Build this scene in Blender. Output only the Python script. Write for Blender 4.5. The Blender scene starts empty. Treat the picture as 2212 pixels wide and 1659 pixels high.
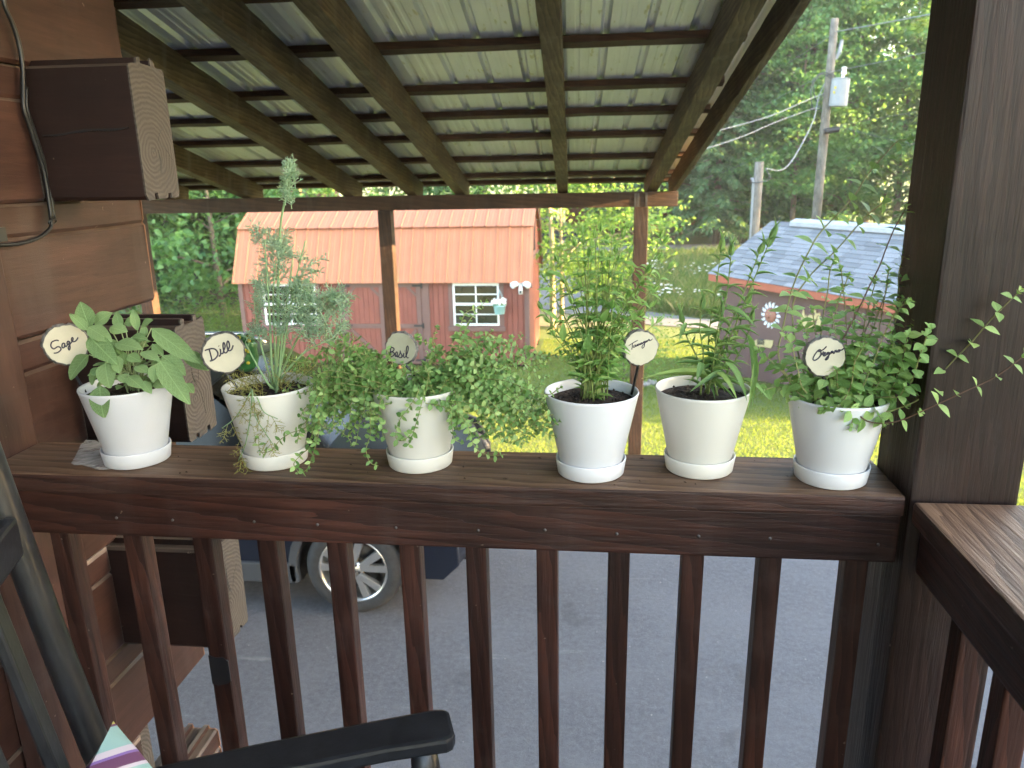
import bpy, bmesh, math, random
import numpy as np
from mathutils import Vector, Matrix

random.seed(7)
rng = np.random.default_rng(7)
SC = bpy.context.scene
COL = SC.collection

# ------------------------------------------------------------------ camera
F, CX, CY = 1661.0, 1106.0, 829.5          # focal length and centre, in units of a 2212-wide picture
CAM = np.array([0.0, 0.0, 3.2])
YAW, PITCH, ROLL = [math.radians(a) for a in (-6.562, 15.776, 1.145)]
_f = np.array([math.sin(YAW)*math.cos(PITCH), math.cos(YAW)*math.cos(PITCH), -math.sin(PITCH)])
_r = np.array([math.cos(YAW), -math.sin(YAW), 0.0])
_d = np.cross(_f, _r)
RGT = math.cos(ROLL)*_r + math.sin(ROLL)*_d
DWN = -math.sin(ROLL)*_r + math.cos(ROLL)*_d
FWD = _f
cam_data = bpy.data.cameras.new("camera")
cam = bpy.data.objects.new("camera", cam_data)
COL.objects.link(cam)
cam_data.sensor_width = 36.0
cam_data.lens = F/2212*36.0
cam_data.clip_start = 0.02
cam_data.clip_end = 2000
cam_data.dof.use_dof = True
cam_data.dof.focus_distance = 1.5
cam_data.dof.aperture_fstop = 7.5
cam.matrix_world = Matrix(((RGT[0], -DWN[0], -FWD[0], CAM[0]), (RGT[1], -DWN[1], -FWD[1], CAM[1]),
                           (RGT[2], -DWN[2], -FWD[2], CAM[2]), (0, 0, 0, 1)))
SC.camera = cam

# ------------------------------------------------------------------ sky, sun, exposure
SUN_TO = np.array([0.98, -0.08, 0.19]); SUN_TO = SUN_TO/np.linalg.norm(SUN_TO)   # towards the sun
SUN_EL = math.asin(SUN_TO[2]); SUN_AZ = math.atan2(SUN_TO[0], SUN_TO[1])
world = bpy.data.worlds.new("World"); SC.world = world; world.use_nodes = True
wn = world.node_tree; wn.nodes.clear()
sky = wn.nodes.new("ShaderNodeTexSky"); sky.sky_type = 'NISHITA'; sky.sun_disc = False
sky.sun_elevation = SUN_EL; sky.sun_rotation = SUN_AZ
sky.air_density = 1.0; sky.dust_density = 2.0; sky.ozone_density = 0.6
bg = wn.nodes.new("ShaderNodeBackground"); bg.inputs[1].default_value = 0.15
wo = wn.nodes.new("ShaderNodeOutputWorld")
wn.links.new(sky.outputs[0], bg.inputs[0]); wn.links.new(bg.outputs[0], wo.inputs[0])
sl = bpy.data.lights.new("sun", 'SUN'); sl.energy = 5.0; sl.angle = math.radians(0.5); sl.color = (1.0, 0.68, 0.31)
sun = bpy.data.objects.new("sun", sl); COL.objects.link(sun)
sun.rotation_euler = Vector(SUN_TO).to_track_quat('Z', 'Y').to_euler()
SC.view_settings.view_transform = 'Standard'; SC.view_settings.look = 'None'
SC.view_settings.gamma = 1.0; SC.view_settings.use_curve_mapping = False
SC.view_settings.exposure = 3.95
SC.render.engine = 'CYCLES'
SC.cycles.use_denoising = True
SC.cycles.max_bounces = 9; SC.cycles.diffuse_bounces = 6; SC.cycles.glossy_bounces = 3
SC.cycles.transmission_bounces = 4; SC.cycles.transparent_max_bounces = 6
SC.cycles.caustics_reflective = False; SC.cycles.caustics_refractive = False
SC.cycles.sample_clamp_indirect = 6.0

# ------------------------------------------------------------------ geometry helpers
S = 2212/4032
def ray(x, y):
    return RGT*((x-CX)/F) + DWN*((y-CY)/F) + FWD
def at(x, y, **k):
    """the point of the place seen at (x, y) on the plane X=, Y= or Z="""
    d = ray(x, y); (a, v), = k.items(); i = 'XYZ'.index(a)
    return CAM + d*((v-CAM[i])/d[i])
def zm(x0, y0, s):
    return lambda x, y: ((x0+x*s)*S, (y0+y*s)*S)
def prof(Y):
    return 0.0 if Y < 8.3 else max(-0.09*(Y-8.3), -0.75)
def gz(x, y):
    """height of the lawn and meadow"""
    b = prof(y)
    if y > 24: b += 0.02*(y-24)*(1+0.15*math.sin(x*0.4))*min(1, max(0, (x-1)/6))
    return b
def hexc(c):
    return c if len(c) == 4 else (c[0], c[1], c[2], 1.0)

class MB:
    """collects boxes, tubes, lathes and prisms, then links them as ONE mesh object"""
    def __init__(self): self.v = []; self.f = []; self.m = []
    def add(self, vs, fs, mi=0):
        o = len(self.v)
        self.v += [tuple(float(c) for c in p) for p in vs]
        self.f += [tuple(i+o for i in q) for q in fs]; self.m += [mi]*len(fs)
        return self
    def box(self, x0, x1, y0, y1, z0, z1, mi=0):
        vs = [(x, y, z) for z in (z0, z1) for y in (y0, y1) for x in (x0, x1)]
        return self.add(vs, [(0, 2, 3, 1), (4, 5, 7, 6), (0, 1, 5, 4), (2, 6, 7, 3), (0, 4, 6, 2), (1, 3, 7, 5)], mi)
    def tube(self, pts, r, n=8, mi=0, cap=True):
        pts = [np.array(p, float) for p in pts]; m = len(pts)
        rs = r if hasattr(r, '__len__') else [r]*m
        rings = []; up = None
        for i, p in enumerate(pts):
            t = pts[min(i+1, m-1)] - pts[max(i-1, 0)]; t = t/(np.linalg.norm(t)+1e-12)
            if up is None:
                up = np.array([0, 0, 1.0]) if abs(t[2]) < .9 else np.array([1.0, 0, 0])
            u = up - t*(up@t); u /= np.linalg.norm(u)+1e-12; w = np.cross(t, u); up = u
            rings.append([p + rs[i]*(math.cos(2*math.pi*k/n)*u + math.sin(2*math.pi*k/n)*w) for k in range(n)])
        vs = [q for ring in rings for q in ring]
        fs = [(i*n+k, i*n+(k+1) % n, (i+1)*n+(k+1) % n, (i+1)*n+k) for i in range(m-1) for k in range(n)]
        if cap: fs += [tuple(range(n-1, -1, -1)), tuple((m-1)*n+k for k in range(n))]
        return self.add(vs, fs, mi)
    def lathe(self, prof_, n=48, c=(0, 0, 0), mi=0):
        m = len(prof_); vs = []
        for (r, z) in prof_:
            for k in range(n):
                a = 2*math.pi*k/n
                vs.append((c[0]+r*math.cos(a), c[1]+r*math.sin(a), c[2]+z))
        fs = [(i*n+k, i*n+(k+1) % n, (i+1)*n+(k+1) % n, (i+1)*n+k) for i in range(m-1) for k in range(n)]
        return self.add(vs, fs, mi)
    def prism(self, poly, a, b, to3, mi=0):
        """poly in 2-D, extruded from a to b; to3(u, v, w) places a point"""
        n = len(poly)
        vs = [to3(u, v, a) for u, v in poly] + [to3(u, v, b) for u, v in poly]
        fs = [(k, (k+1) % n, n+(k+1) % n, n+k) for k in range(n)] + [tuple(range(n-1, -1, -1)), tuple(range(n, 2*n))]
        return self.add(vs, fs, mi)
    def build(self, name, mat, parent=None, smooth=False, center=True, bevel=0.0, fixn=True):
        v = np.array(self.v, float)
        c = (v.min(0)+v.max(0))/2 if center else np.zeros(3)
        me = bpy.data.meshes.new(name)
        me.from_pydata([tuple(p) for p in (v-c)], [], self.f)
        for mm in (mat if isinstance(mat, (list, tuple)) else [mat]): me.materials.append(mm)
        if any(self.m): me.polygons.foreach_set('material_index', self.m)
        if fixn or bevel:
            bm = bmesh.new(); bm.from_mesh(me)
            if fixn: bmesh.ops.recalc_face_normals(bm, faces=bm.faces)
            if bevel:
                es = [e for e in bm.edges if len(e.link_faces) == 2 and e.calc_face_angle(0) > 0.6]
                bmesh.ops.bevel(bm, geom=es, offset=bevel, segments=2, affect='EDGES', profile=0.6, clamp_overlap=True)
            bm.to_mesh(me); bm.free()
        if smooth: me.polygons.foreach_set('use_smooth', [True]*len(me.polygons))
        me.update()
        o = bpy.data.objects.new(name, me); COL.objects.link(o)
        o.location = c
        put(o, parent)
        return o

def put(o, parent):
    if parent is not None:
        o.parent = parent
        p = wmat(parent)
        o.matrix_parent_inverse = p.inverted()
def wmat(o):
    m = o.matrix_parent_inverse @ o.matrix_basis if o.parent else o.matrix_basis.copy()
    return wmat(o.parent) @ m if o.parent else m
def empty(name, loc=(0, 0, 0), label=None, cat=None, group=None):
    o = bpy.data.objects.new(name, None); COL.objects.link(o)
    o.location = [float(c) for c in loc]; o.empty_display_size = 0.1
    return tag(o, label, cat, group)
def tag(o, label=None, cat=None, group=None, kind=None):
    if label: o['label'] = label
    if cat: o['category'] = cat
    if group: o['group'] = group
    if kind: o['kind'] = kind
    return o
def struct(o): o['kind'] = 'structure'; return o
def part(o, label): o['label'] = label; return o

def board(name, p0, p1, w, h, mat, parent=None, up=(0, 0, 1), bevel=0.003, rough=0.0):
    """a squared timber from p0 to p1 (its axis), w across and h along up; grain runs along local X"""
    p0 = np.array(p0, float); p1 = np.array(p1, float); L = np.linalg.norm(p1-p0); t = (p1-p0)/L
    up = np.array(up, float); u = up - t*(up@t); u /= np.linalg.norm(u); s = np.cross(u, t)
    me = bpy.data.meshes.new(name); bm = bmesh.new()
    nseg = max(1, int(L/0.12)) if rough else 1
    rings = []
    for i in range(nseg+1):
        x = -L/2 + L*i/nseg; ring = []
        for (sy, sz) in ((-1, -1), (1, -1), (1, 1), (-1, 1)):
            j = (rng.normal(0, rough, 2) if rough else (0, 0))
            ring.append(bm.verts.new((x, sy*w/2+j[0], sz*h/2+j[1])))
        rings.append(ring)
    for a, b in zip(rings, rings[1:]):
        for k in range(4): bm.faces.new((a[k], a[(k+1) % 4], b[(k+1) % 4], b[k]))
    bm.faces.new(rings[0][::-1]); bm.faces.new(rings[-1])
    bmesh.ops.recalc_face_normals(bm, faces=bm.faces)
    if bevel:
        es = [e for e in bm.edges if len(e.link_faces) == 2 and e.calc_face_angle(0) > 0.7]
        bmesh.ops.bevel(bm, geom=es, offset=bevel, segments=2, affect='EDGES', profile=0.6, clamp_overlap=True)
    bm.to_mesh(me); bm.free(); me.materials.append(mat)
    o = bpy.data.objects.new(name, me); COL.objects.link(o)
    c = (p0+p1)/2
    o.matrix_basis = Matrix(((t[0], s[0], u[0], c[0]), (t[1], s[1], u[1], c[1]), (t[2], s[2], u[2], c[2]), (0, 0, 0, 1)))
    put(o, parent)
    return o

def clone(o, parent=None, dloc=(0, 0, 0)):
    c = o.copy(); COL.objects.link(c); c.parent = None; c.matrix_parent_inverse = Matrix()
    c.matrix_basis = Matrix.Translation(Vector([float(q) for q in dloc])) @ wmat(o)
    if parent is not None: put(c, parent)
    return c

def spline(pts, n=6):
    P = [np.array(p, float) for p in pts]
    if len(P) < 3:
        return [P[0] + (P[-1]-P[0])*i/n for i in range(n+1)]
    Q = [2*P[0]-P[1]] + P + [2*P[-1]-P[-2]]; out = []
    for i in range(1, len(Q)-2):
        a, b, c, d = Q[i-1:i+3]
        for k in range(n):
            t = k/n
            out.append(0.5*((2*b)+(c-a)*t+(2*a-5*b+4*c-d)*t*t+(3*b-a-3*c+d)*t**3))
    out.append(P[-1])
    return out

# ------------------------------------------------------------------ materials
def mat_new(name):
    m = bpy.data.materials.new(name); m.use_nodes = True
    nt = m.node_tree; nt.nodes.clear()
    out = nt.nodes.new('ShaderNodeOutputMaterial'); b = nt.nodes.new('ShaderNodeBsdfPrincipled')
    nt.links.new(b.outputs[0], out.inputs[0])
    return m, nt, b, out
def N(nt, t, **k):
    n = nt.nodes.new(t)
    for a, v in k.items():
        if a.startswith('i_'): n.inputs[int(a[2:])].default_value = v
        else: setattr(n, a, v)
    return n
def ramp(nt, src, stops):
    r = nt.nodes.new('ShaderNodeValToRGB'); e = r.color_ramp.elements
    while len(e) < len(stops): e.new(0.5)
    for q, (p, c) in zip(e, stops): q.position = p; q.color = hexc(c)
    nt.links.new(src, r.inputs[0]); return r
def mixc(nt, a, b, f, mode='MIX'):
    n = nt.nodes.new('ShaderNodeMix'); n.data_type = 'RGBA'; n.blend_type = mode
    for s, v in ((n.inputs[6], a), (n.inputs[7], b)):
        if hasattr(v, 'is_linked') or hasattr(v, 'links'): nt.links.new(v, s)
        else: s.default_value = hexc(v)
    if hasattr(f, 'links'): nt.links.new(f, n.inputs[0])
    else: n.inputs[0].default_value = f
    return n.outputs[2]
def math_(nt, op, a, b=0.0):
    n = nt.nodes.new('ShaderNodeMath'); n.operation = op
    for s, v in ((n.inputs[0], a), (n.inputs[1], b)):
        if hasattr(v, 'links'): nt.links.new(v, s)
        else: s.default_value = v
    return n.outputs[0]
def coords(nt, scale, kind='Object', rnd=True):
    tc = nt.nodes.new('ShaderNodeTexCoord'); mp = nt.nodes.new('ShaderNodeMapping')
    nt.links.new(tc.outputs[kind], mp.inputs[0]); mp.inputs[3].default_value = scale
    if rnd:
        oi = nt.nodes.new('ShaderNodeObjectInfo')
        cb = nt.nodes.new('ShaderNodeCombineXYZ')
        m = math_(nt, 'MULTIPLY', oi.outputs['Random'], 37.0)
        for i in range(3): nt.links.new(m, cb.inputs[i])
        nt.links.new(cb.outputs[0], mp.inputs[1])
    return mp.outputs[0]
def noise(nt, vec, scale=5.0, detail=6.0, rough=0.6, dist=0.0):
    n = nt.nodes.new('ShaderNodeTexNoise'); nt.links.new(vec, n.inputs['Vector'])
    n.inputs['Scale'].default_value = scale; n.inputs['Detail'].default_value = detail
    n.inputs['Roughness'].default_value = rough; n.inputs['Distortion'].default_value = dist
    return n.outputs[0]
def bump(nt, b, h, strength=0.3, dist=0.01):
    n = nt.nodes.new('ShaderNodeBump'); n.inputs['Strength'].default_value = strength; n.inputs['Distance'].default_value = dist
    nt.links.new(h, n.inputs['Height']); nt.links.new(n.outputs[0], b.inputs['Normal']); return n

def wood(name, dark, light, rough=0.55, grain=18.0, weather=None, bstr=0.5, specks=True, spec=0.35, axis=0, wave=0.22):
    """stained timber: grain along the local axis, worn lighter on faces that look up when weather is given"""
    m, nt, b, out = mat_new(name)
    k = [grain, grain, grain]; k[axis] = 2.0
    v = coords(nt, tuple(k))
    g = noise(nt, v, 1.0, 8, 0.65, 0.6)
    k2 = [grain*6, grain*6, grain*6]; k2[axis] = 5.0
    v2 = coords(nt, tuple(k2)); g2 = noise(nt, v2, 1.0, 4, 0.7, 0.2)
    v3 = coords(nt, (2.2, 2.2, 2.2)); bl = noise(nt, v3, 1.0, 4, 0.6)
    wk = [1.0, 1.0, 1.0]; wk[axis] = 0.10
    wv_ = nt.nodes.new('ShaderNodeTexWave'); wv_.wave_type = 'BANDS'; wv_.bands_direction = 'DIAGONAL'; wv_.wave_profile = 'SAW'
    nt.links.new(coords(nt, tuple(wk)), wv_.inputs[0]); wv_.inputs['Scale'].default_value = grain*1.5; wv_.inputs['Distortion'].default_value = 7.0
    wv_.inputs['Detail'].default_value = 3.0; wv_.inputs['Detail Scale'].default_value = 0.8; wv_.inputs['Detail Roughness'].default_value = 0.6
    gm = math_(nt, 'ADD', math_(nt, 'ADD', math_(nt, 'MULTIPLY', g, 0.64-wave), math_(nt, 'MULTIPLY', g2, 0.36)), math_(nt, 'MULTIPLY', wv_.outputs[1], wave))
    c = ramp(nt, gm, [(0.38, dark), (0.52, tuple((a+b_)/2 for a, b_ in zip(dark, light))), (0.64, light)]).outputs[0]
    dk = tuple(x*0.5 for x in dark[:3]); blot = ramp(nt, bl, [(0.38, (0, 0, 0)), (0.62, (1, 1, 1))]).outputs[0]
    c = mixc(nt, dk, c, math_(nt, 'ADD', math_(nt, 'MULTIPLY', blot, 0.65), 0.35))
    vs_ = coords(nt, (9, 9, 1.2)); wash = ramp(nt, noise(nt, vs_, 1.0, 5, 0.65), [(0.52, (0, 0, 0)), (0.72, (1, 1, 1))]).outputs[0]
    c = mixc(nt, c, tuple(0.5*x+0.5*sum(light[:3])/3 for x in light[:3]), math_(nt, 'MULTIPLY', wash, 0.6))
    if weather:
        geo = nt.nodes.new('ShaderNodeNewGeometry'); sx = nt.nodes.new('ShaderNodeSeparateXYZ')
        nt.links.new(geo.outputs['Normal'], sx.inputs[0])
        up = ramp(nt, sx.outputs[2], [(0.45, (0, 0, 0)), (0.85, (1, 1, 1))]).outputs[0]
        wr = ramp(nt, gm, [(0.38, weather[0]), (0.64, weather[1])]).outputs[0]
        vv = coords(nt, (1.4, 6, 6)); wv = ramp(nt, noise(nt, vv, 1.0, 5, 0.6), [(0.30, (0.45, 0.45, 0.45)), (0.52, (1, 1, 1))]).outputs[0]
        c = mixc(nt, c, wr, math_(nt, 'MULTIPLY', up, wv))
    if specks:
        v4 = coords(nt, (60, 60, 60)); sp = ramp(nt, noise(nt, v4, 1.0, 2, 0.5), [(0.755, (0, 0, 0)), (0.775, (1, 1, 1))]).outputs[0]
        c = mixc(nt, c, (0.30, 0.24, 0.19), math_(nt, 'MULTIPLY', sp, 0.35))
    nt.links.new(c, b.inputs['Base Color'])
    b.inputs['Roughness'].default_value = rough; b.inputs['Specular IOR Level'].default_value = spec
    bump(nt, b, gm, bstr, 0.008)
    return m
def flat(name, col, rough=0.5, metal=0.0, spec=0.5, var=0.12, scale=6.0, bstr=0.0, bscale=80.0, coat=0.0):
    m, nt, b, out = mat_new(name)
    v = coords(nt, (1, 1, 1)); n = noise(nt, v, scale, 5, 0.6)
    lo = tuple(max(0, c*(1-var)) for c in col[:3]); hi = tuple(min(1, c*(1+var)) for c in col[:3])
    nt.links.new(ramp(nt, n, [(0.3, lo), (0.7, hi)]).outputs[0], b.inputs['Base Color'])
    b.inputs['Roughness'].default_value = rough; b.inputs['Metallic'].default_value = metal
    b.inputs['Specular IOR Level'].default_value = spec; b.inputs['Coat Weight'].default_value = coat
    if bstr: bump(nt, b, noise(nt, v, bscale, 4, 0.6), bstr, 0.003)
    return m
def leafmat(name, a, bcol, trans=0.4, rough=0.5, hue2=None, spec=0.4, veins=False):
    """leaf: colour varies from leaf to leaf, light shines through"""
    m, nt, b, out = mat_new(name)
    geo = nt.nodes.new('ShaderNodeNewGeometry'); oi = nt.nodes.new('ShaderNodeObjectInfo')
    r = math_(nt, 'FRACT', math_(nt, 'ADD', geo.outputs['Random Per Island'], oi.outputs['Random']))
    stops = [(0.0, a), (0.75, bcol)] + ([(1.0, hue2)] if hue2 else [])
    c = ramp(nt, r, stops).outputs[0]
    if veins:
        tcn = nt.nodes.new('ShaderNodeTexCoord'); sxy = nt.nodes.new('ShaderNodeSeparateXYZ'); nt.links.new(tcn.outputs['Object'], sxy.inputs[0])
        ay = math_(nt, 'ABSOLUTE', sxy.outputs[1]); rib = ramp(nt, ay, [(0.012, (1, 1, 1)), (0.035, (0, 0, 0))]).outputs[0]
        sv1 = math_(nt, 'SINE', math_(nt, 'SUBTRACT', math_(nt, 'MULTIPLY', sxy.outputs[0], 46.0), math_(nt, 'MULTIPLY', ay, 30.0)))
        sv2 = math_(nt, 'MULTIPLY', ramp(nt, sv1, [(0.80, (0, 0, 0)), (1.0, (1, 1, 1))]).outputs[0], 0.6)
        vn = math_(nt, 'MAXIMUM', rib, sv2)
        v = coords(nt, (1, 1, 1)); nz = math_(nt, 'SUBTRACT', noise(nt, v, 26.0, 3, 0.6), math_(nt, 'MULTIPLY', vn, 0.35))
        c = mixc(nt, c, tuple(min(1, x*1.7) for x in bcol), math_(nt, 'MULTIPLY', vn, 0.45))
        c = mixc(nt, c, tuple(min(1, x*1.5) for x in bcol), math_(nt, 'MULTIPLY', ramp(nt, nz, [(0.45, (0, 0, 0)), (0.65, (1, 1, 1))]).outputs[0], 0.35))
        bump(nt, b, nz, 0.35, 0.008)
    nt.links.new(c, b.inputs['Base Color']); b.inputs['Roughness'].default_value = rough
    b.inputs['Specular IOR Level'].default_value = spec
    t = nt.nodes.new('ShaderNodeBsdfTranslucent')
    ct = mixc(nt, c, (0.42, 0.70, 0.08), 0.30, 'MIX'); nt.links.new(ct, t.inputs[0])
    mx = nt.nodes.new('ShaderNodeMixShader'); mx.inputs[0].default_value = trans
    nt.links.new(b.outputs[0], mx.inputs[1]); nt.links.new(t.outputs[0], mx.inputs[2]); nt.links.new(mx.outputs[0], out.inputs[0])
    return m

M = {}
M['rail'] = wood('rail_stain', (0.021, 0.0068, 0.0048), (0.070, 0.0240, 0.0155), 0.5, 16, bstr=0.55)
M['cap'] = wood('cap_stain', (0.025, 0.010, 0.0072), (0.072, 0.030, 0.0205), 0.55, 16, weather=((0.078, 0.044, 0.028), (0.190, 0.116, 0.074)), bstr=0.9)
M['post'] = wood('post_stain', (0.0125, 0.0050, 0.0039), (0.034, 0.0142, 0.0108), 0.5, 20, bstr=0.7)
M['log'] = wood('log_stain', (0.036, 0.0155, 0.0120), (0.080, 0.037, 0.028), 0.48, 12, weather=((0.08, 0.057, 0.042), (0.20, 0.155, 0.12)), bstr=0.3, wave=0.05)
M['logshade'] = wood('log_stain_shaded', (0.018, 0.0078, 0.0068), (0.036, 0.0155, 0.0125), 0.5, 12, weather=((0.05, 0.038, 0.03), (0.13, 0.10, 0.08)), bstr=0.3, wave=0.05)  # log stain darkened to paint in the shade on the crosswise logs
M['rafter'] = wood('rafter_stain', (0.065, 0.040, 0.018), (0.215, 0.150, 0.075), 0.6, 14, specks=False)
M['purlin'] = wood('purlin_stain', (0.050, 0.022, 0.012), (0.12, 0.055, 0.03), 0.6, 14, specks=False)
M['beam'] = wood('beam_stain', (0.045, 0.023, 0.013), (0.105, 0.056, 0.032), 0.6, 9, specks=False)
M['cpost'] = wood('carport_post_stain', (0.026, 0.013, 0.009), (0.072, 0.036, 0.023), 0.6, 12, specks=False)

def endgrain():
    m, nt, b, out = mat_new('end_grain')
    v = coords(nt, (1, 1, 1), rnd=False)
    mp = nt.nodes.new('ShaderNodeMapping'); nt.links.new(v, mp.inputs[0]); mp.inputs[1].default_value = (0, 0.02, 0.05)
    w = nt.nodes.new('ShaderNodeTexWave'); w.wave_type = 'RINGS'; w.rings_direction = 'X'
    nt.links.new(mp.outputs[0], w.inputs[0]); w.inputs['Scale'].default_value = 30; w.inputs['Distortion'].default_value = 4.5
    w.inputs['Detail'].default_value = 3; w.inputs['Detail Scale'].default_value = 1.2
    n = noise(nt, v, 14, 6, 0.7)
    c = mixc(nt, ramp(nt, w.outputs[1], [(0.1, (0.066, 0.057, 0.052)), (0.8, (0.108, 0.094, 0.085))]).outputs[0], (0.055, 0.045, 0.040), math_(nt, 'MULTIPLY', n, 0.8))
    nt.links.new(c, b.inputs['Base Color']); b.inputs['Roughness'].default_value = 0.85
    bump(nt, b, w.outputs[1], 0.4, 0.002); return m
M['end'] = endgrain()
M['endred'] = flat('log_end_stained', (0.20, 0.10, 0.06), 0.7, var=0.3, scale=9)
M['caulk'] = flat('log_caulk', (0.24, 0.18, 0.155), 0.7, var=0.3, scale=20)
M['black'] = flat('black_cable', (0.012, 0.012, 0.014), 0.4)
M['chair'] = flat('chair_black_paint', (0.012, 0.013, 0.016), 0.33, var=0.35, scale=30, bstr=0.15, bscale=90)
M['potw'] = flat('pot_cool_white_glaze', (0.69, 0.695, 0.73), 0.32, var=0.035, scale=11, coat=0.15)
M['poti'] = flat('pot_ivory_glaze', (0.685, 0.665, 0.62), 0.36, var=0.02, scale=3, coat=0.1)
M['steel'] = flat('galvanised_steel', (0.10, 0.09, 0.085), 0.5, metal=0.8, var=0.3)

def soilm():
    m, nt, b, out = mat_new('potting_soil')
    v = coords(nt, (1, 1, 1)); n = noise(nt, v, 90, 6, 0.7); n2 = noise(nt, v, 260, 2, 0.5)
    c = ramp(nt, n, [(0.35, (0.010, 0.006, 0.004)), (0.6, (0.055, 0.032, 0.020)), (0.72, (0.13, 0.085, 0.05))]).outputs[0]
    sp = ramp(nt, n2, [(0.70, (0, 0, 0)), (0.73, (1, 1, 1))]).outputs[0]
    c = mixc(nt, c, (0.45, 0.36, 0.25), math_(nt, 'MULTIPLY', sp, 0.6))
    nt.links.new(c, b.inputs['Base Color']); b.inputs['Roughness'].default_value = 0.95; bump(nt, b, n, 1.0, 0.01); return m
M['soil'] = soilm()
def asphaltm():
    m, nt, b, out = mat_new('asphalt')
    v = coords(nt, (1, 1, 1), rnd=False); n = noise(nt, v, 110, 4, 0.8); n2 = noise(nt, v, 1.1, 5, 0.65); n3 = noise(nt, v, 38, 2, 0.5); n4 = noise(nt, v, 26, 5, 0.75)
    mix = math_(nt, 'ADD', math_(nt, 'MULTIPLY', n, 0.5), math_(nt, 'MULTIPLY', n4, 0.5))
    c = ramp(nt, mix, [(0.34, (0.046, 0.049, 0.059)), (0.5, (0.084, 0.088, 0.104)), (0.66, (0.140, 0.144, 0.163))]).outputs[0]
    c = mixc(nt, c, (0.125, 0.129, 0.147), math_(nt, 'MULTIPLY', ramp(nt, n2, [(0.42, (0, 0, 0)), (0.6, (1, 1, 1))]).outputs[0], 0.45))
    sp = ramp(nt, n3, [(0.735, (0, 0, 0)), (0.755, (1, 1, 1))]).outputs[0]
    c = mixc(nt, c, (0.36, 0.35, 0.33), math_(nt, 'MULTIPLY', sp, 0.7))
    v5 = coords(nt, (0.9, 7, 1), rnd=False); st = ramp(nt, noise(nt, v5, 1.0, 4, 0.6, 0.6), [(0.66, (0, 0, 0)), (0.72, (1, 1, 1))]).outputs[0]
    c = mixc(nt, c, (0.22, 0.22, 0.22), math_(nt, 'MULTIPLY', math_(nt, 'MULTIPLY', st, n), 0.9))
    oil = ramp(nt, noise(nt, coords(nt, (1.7, 1.7, 1), rnd=False), 1.0, 3, 0.5), [(0.27, (1, 1, 1)), (0.33, (0, 0, 0))]).outputs[0]
    c = mixc(nt, c, (0.03, 0.03, 0.032), math_(nt, 'MULTIPLY', oil, 0.45))
    nt.links.new(c, b.inputs['Base Color']); b.inputs['Roughness'].default_value = 0.8; bump(nt, b, mix, 0.9, 0.012); return m
M['asphalt'] = asphaltm()
M['road'] = flat('worn_road', (0.15, 0.152, 0.17), 0.85, var=0.15, scale=1.2)
M['gravel'] = flat('pale_gravel', (0.15, 0.145, 0.10), 0.95, var=0.35, scale=8)
def lawnm():
    m, nt, b, out = mat_new('lawn_soil_and_grass')
    v = coords(nt, (1, 1, 1), rnd=False); n = noise(nt, v, 0.7, 5, 0.65); n2 = noise(nt, v, 22, 4, 0.7)
    c = ramp(nt, n2, [(0.3, (0.06, 0.095, 0.02)), (0.7, (0.12, 0.16, 0.035))]).outputs[0]
    c = mixc(nt, c, (0.12, 0.13, 0.04), math_(nt, 'MULTIPLY', n, 0.55))
    nt.links.new(c, b.inputs['Base Color']); b.inputs['Roughness'].default_value = 0.9; bump(nt, b, n2, 0.8, 0.03); return m
M['lawn'] = lawnm()
M['blade'] = leafmat('grass_blade', (0.115, 0.165, 0.03), (0.19, 0.21, 0.04), 0.45, 0.65, (0.24, 0.235, 0.055), 0.2)
M['meadow'] = leafmat('meadow_grass', (0.06, 0.12, 0.03), (0.15, 0.20, 0.06), 0.35, 0.7, (0.33, 0.25, 0.13))
M['daisy'] = flat('daisy_white', (0.8, 0.8, 0.76), 0.7)
M['barkgrey'] = flat('tree_bark', (0.16, 0.125, 0.095), 0.9, var=0.45, scale=12, bstr=0.8, bscale=22)
M['barkpale'] = flat('pale_bark', (0.34, 0.28, 0.18), 0.9, var=0.3, scale=10, bstr=0.6, bscale=22)
M['leafA'] = leafmat('leaf_broad', (0.07, 0.17, 0.06), (0.13, 0.28, 0.10), 0.48, 0.55, (0.18, 0.32, 0.11))
M['leafB'] = leafmat('leaf_light', (0.08, 0.17, 0.035), (0.17, 0.29, 0.06), 0.5, 0.55, (0.25, 0.33, 0.08))
M['needle'] = leafmat('conifer_needles', (0.06, 0.125, 0.055), (0.11, 0.20, 0.085), 0.3, 0.6, (0.14, 0.24, 0.10))

# ================================================================== THE SETTING
def sheet(name, polys, mat, zoff, sub=0.0):
    mb = MB()
    for poly in polys:
        mb.add([(x, y, gz(x, y)+zoff) for x, y in poly], [tuple(range(len(poly)))])
    return struct(mb.build(name, mat, center=False))
# lawn: one sheet to the horizon, fine near the camera
xs = np.unique(np.concatenate([np.linspace(-900, -40, 12), np.linspace(-40, 40, 81), np.linspace(40, 900, 12)]))
ys = np.unique(np.concatenate([np.linspace(-900, -30, 8), np.linspace(-30, 8.3, 20), np.linspace(8.3, 45, 60), np.linspace(45, 900, 12)]))
mb = MB(); vs = []
for y in ys:
    for x in xs:
        vs.append((x, y, gz(x, min(y, 60)) - (0.02 if y < 8.29 else 0)))
nx = len(xs)
mb.add(vs, [(j*nx+i, j*nx+i+1, (j+1)*nx+i+1, (j+1)*nx+i) for j in range(len(ys)-1) for i in range(nx-1)])
struct(mb.build('lawn', M['lawn'], smooth=True, center=False))
mb = MB()
edge = [(-30, 7.95), (-0.9, 7.95), (-0.3, 7.6), (0.8, 7.1), (2.5, 6.75), (6, 6.4), (9, 6.3)]
top = [(x, y, 0.0) for x, y in edge]; n = len(edge)
bot = [(x, -12.0, 0.0) for x, y in edge]
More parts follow.
